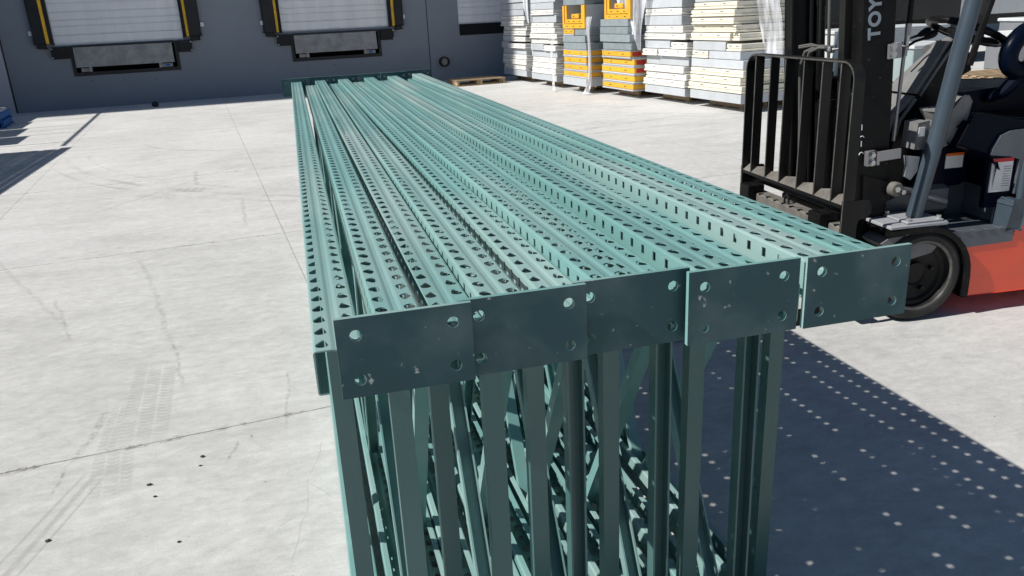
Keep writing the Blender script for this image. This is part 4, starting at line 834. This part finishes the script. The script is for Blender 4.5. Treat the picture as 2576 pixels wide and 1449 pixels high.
for k, (y, dz) in enumerate(((.30, -.012), (.345, .0))):
    mb = MB(); mb.tube([(.04-.01*k, y+.06, 1.235), (.085, y+.03, 1.285+dz), (.12, y, 1.30+dz)], .0065, 'fk_black', 8); mb.tube([(.115, y+.004, 1.298+dz), (.13, y, 1.306+dz), (.150, y-.004, 1.316+dz), (.165, y-.006, 1.322+dz)], [.010, .015, .018, .012], 'fk_black', 12); mb.build('lever', fk)
# seat and hood
mb = MB(); mb.prism([(.20, .905), (.26, .935), (.60, .90), (1.30, .92), (1.60, .88), (1.60, .62), (.42, .58), (.40, .70), (.34, .76), (.16, .82)], 'y', .09, .98, 'fk_navy'); mb.build('hood', fk, bevel=.035)
mb = MB(); mb.prism([(.275, 1.005), (.33, 1.03), (.50, 1.035), (1.15, 1.015), (1.20, .95), (.70, .93), (.36, .935), (.285, .96)], 'y', .27, .80, 'fk_navy'); mb.build('seat_cushion', fk, bevel=.03)
mb = MB(); mb.prism([(1.12, .98), (1.24, .97), (1.33, 1.45), (1.28, 1.52), (1.22, 1.50), (1.18, 1.25)], 'y', .29, .78, 'fk_navy'); mb.build('seat_back', fk, bevel=.035)
for y in (.20,):
    lp_ = [(.595+.104*math.cos(2*math.pi*k/28)+.03*math.sin(2*math.pi*k/28), y, 1.215+.095*math.sin(2*math.pi*k/28)) for k in range(28)]
    mb = MB(); mb.tube(lp_, .042, 'fk_navy', 14, closed=True); mb.tube([(.56, y, 1.09), (.50, y+.02, 1.02), (.46, y+.06, .99)], [.034, .03, .02], 'fk_navy', 10); mb.build('hip_restraint', fk)
mb = MB(); mb.prism([(.15, .986), (.205, 1.03), (.225, 1.028), (.242, 1.005), (.236, .955), (.20, .84), (.13, .815), (.09, .84), (.085, .93), (.06, .975)], 'y', .11, .20, 'fk_plastic'); mb.build('side_box', fk, bevel=.01)
mb = MB(); mb.prism([(-.004, .924), (.055, .93), (.06, .84), (.055, .80), (-.01, .805)], 'y', .13, .22, 'fk_plastic'); mb.box(.002, .035, .127, .13, .862, .905, 'label'); mb.build('control_box', fk, bevel=.005)
mb = MB(); mb.prism([(-.045, .777), (.03, .765), (.025, .70), (-.006, .66), (-.04, .68), (-.035, .73)], 'y', .135, .15, 'plateg'); mb.build('pillar_gusset', fk)
mb = MB(); mb.prism([(.36, .757), (.366, .785), (.40, .845), (.45, .862), (.60, .87), (1.5, .85), (1.5, .56), (.52, .56), (.52, .725), (.465, .743)], 'y', .075, .10, 'fk_grey'); mb.build('side_cover', fk, bevel=.012)
mb = MB(); mb.box(.372, .52, .092, .12, .50, .742, 'fk_navy'); mb.build('battery_panel', fk)
mb = MB(); mb.box(.385, .498, .086, .0915, .575, .735, 'label'); mb.box(.385, .498, .084, .0858, .718, .735, 'red')
for k in range(9): mb.box(.45, .49, .0845, .0858, .60+k*.0115, .604+k*.0115, 'plateg')
mb.build('warning_label', fk)
mb = MB(); mb.tube([(.535, .05, .46), (.55, .07, .60), (.56, .085, .74), (.60, .085, .86)], .018, 'fk_pillar', 12); mb.build('side_rail', fk)
mb = MB(); mb.box(.255, .352, .236, .240, .675, .745, 'label'); mb.box(.255, .352, .234, .2358, .735, .748, 'orange'); mb.build('warning_label', fk)
mb = MB(); mb.box(.10, .40, .242, .80, .58, .80, 'fk_navy', .02); mb.build('pedal_box', fk)
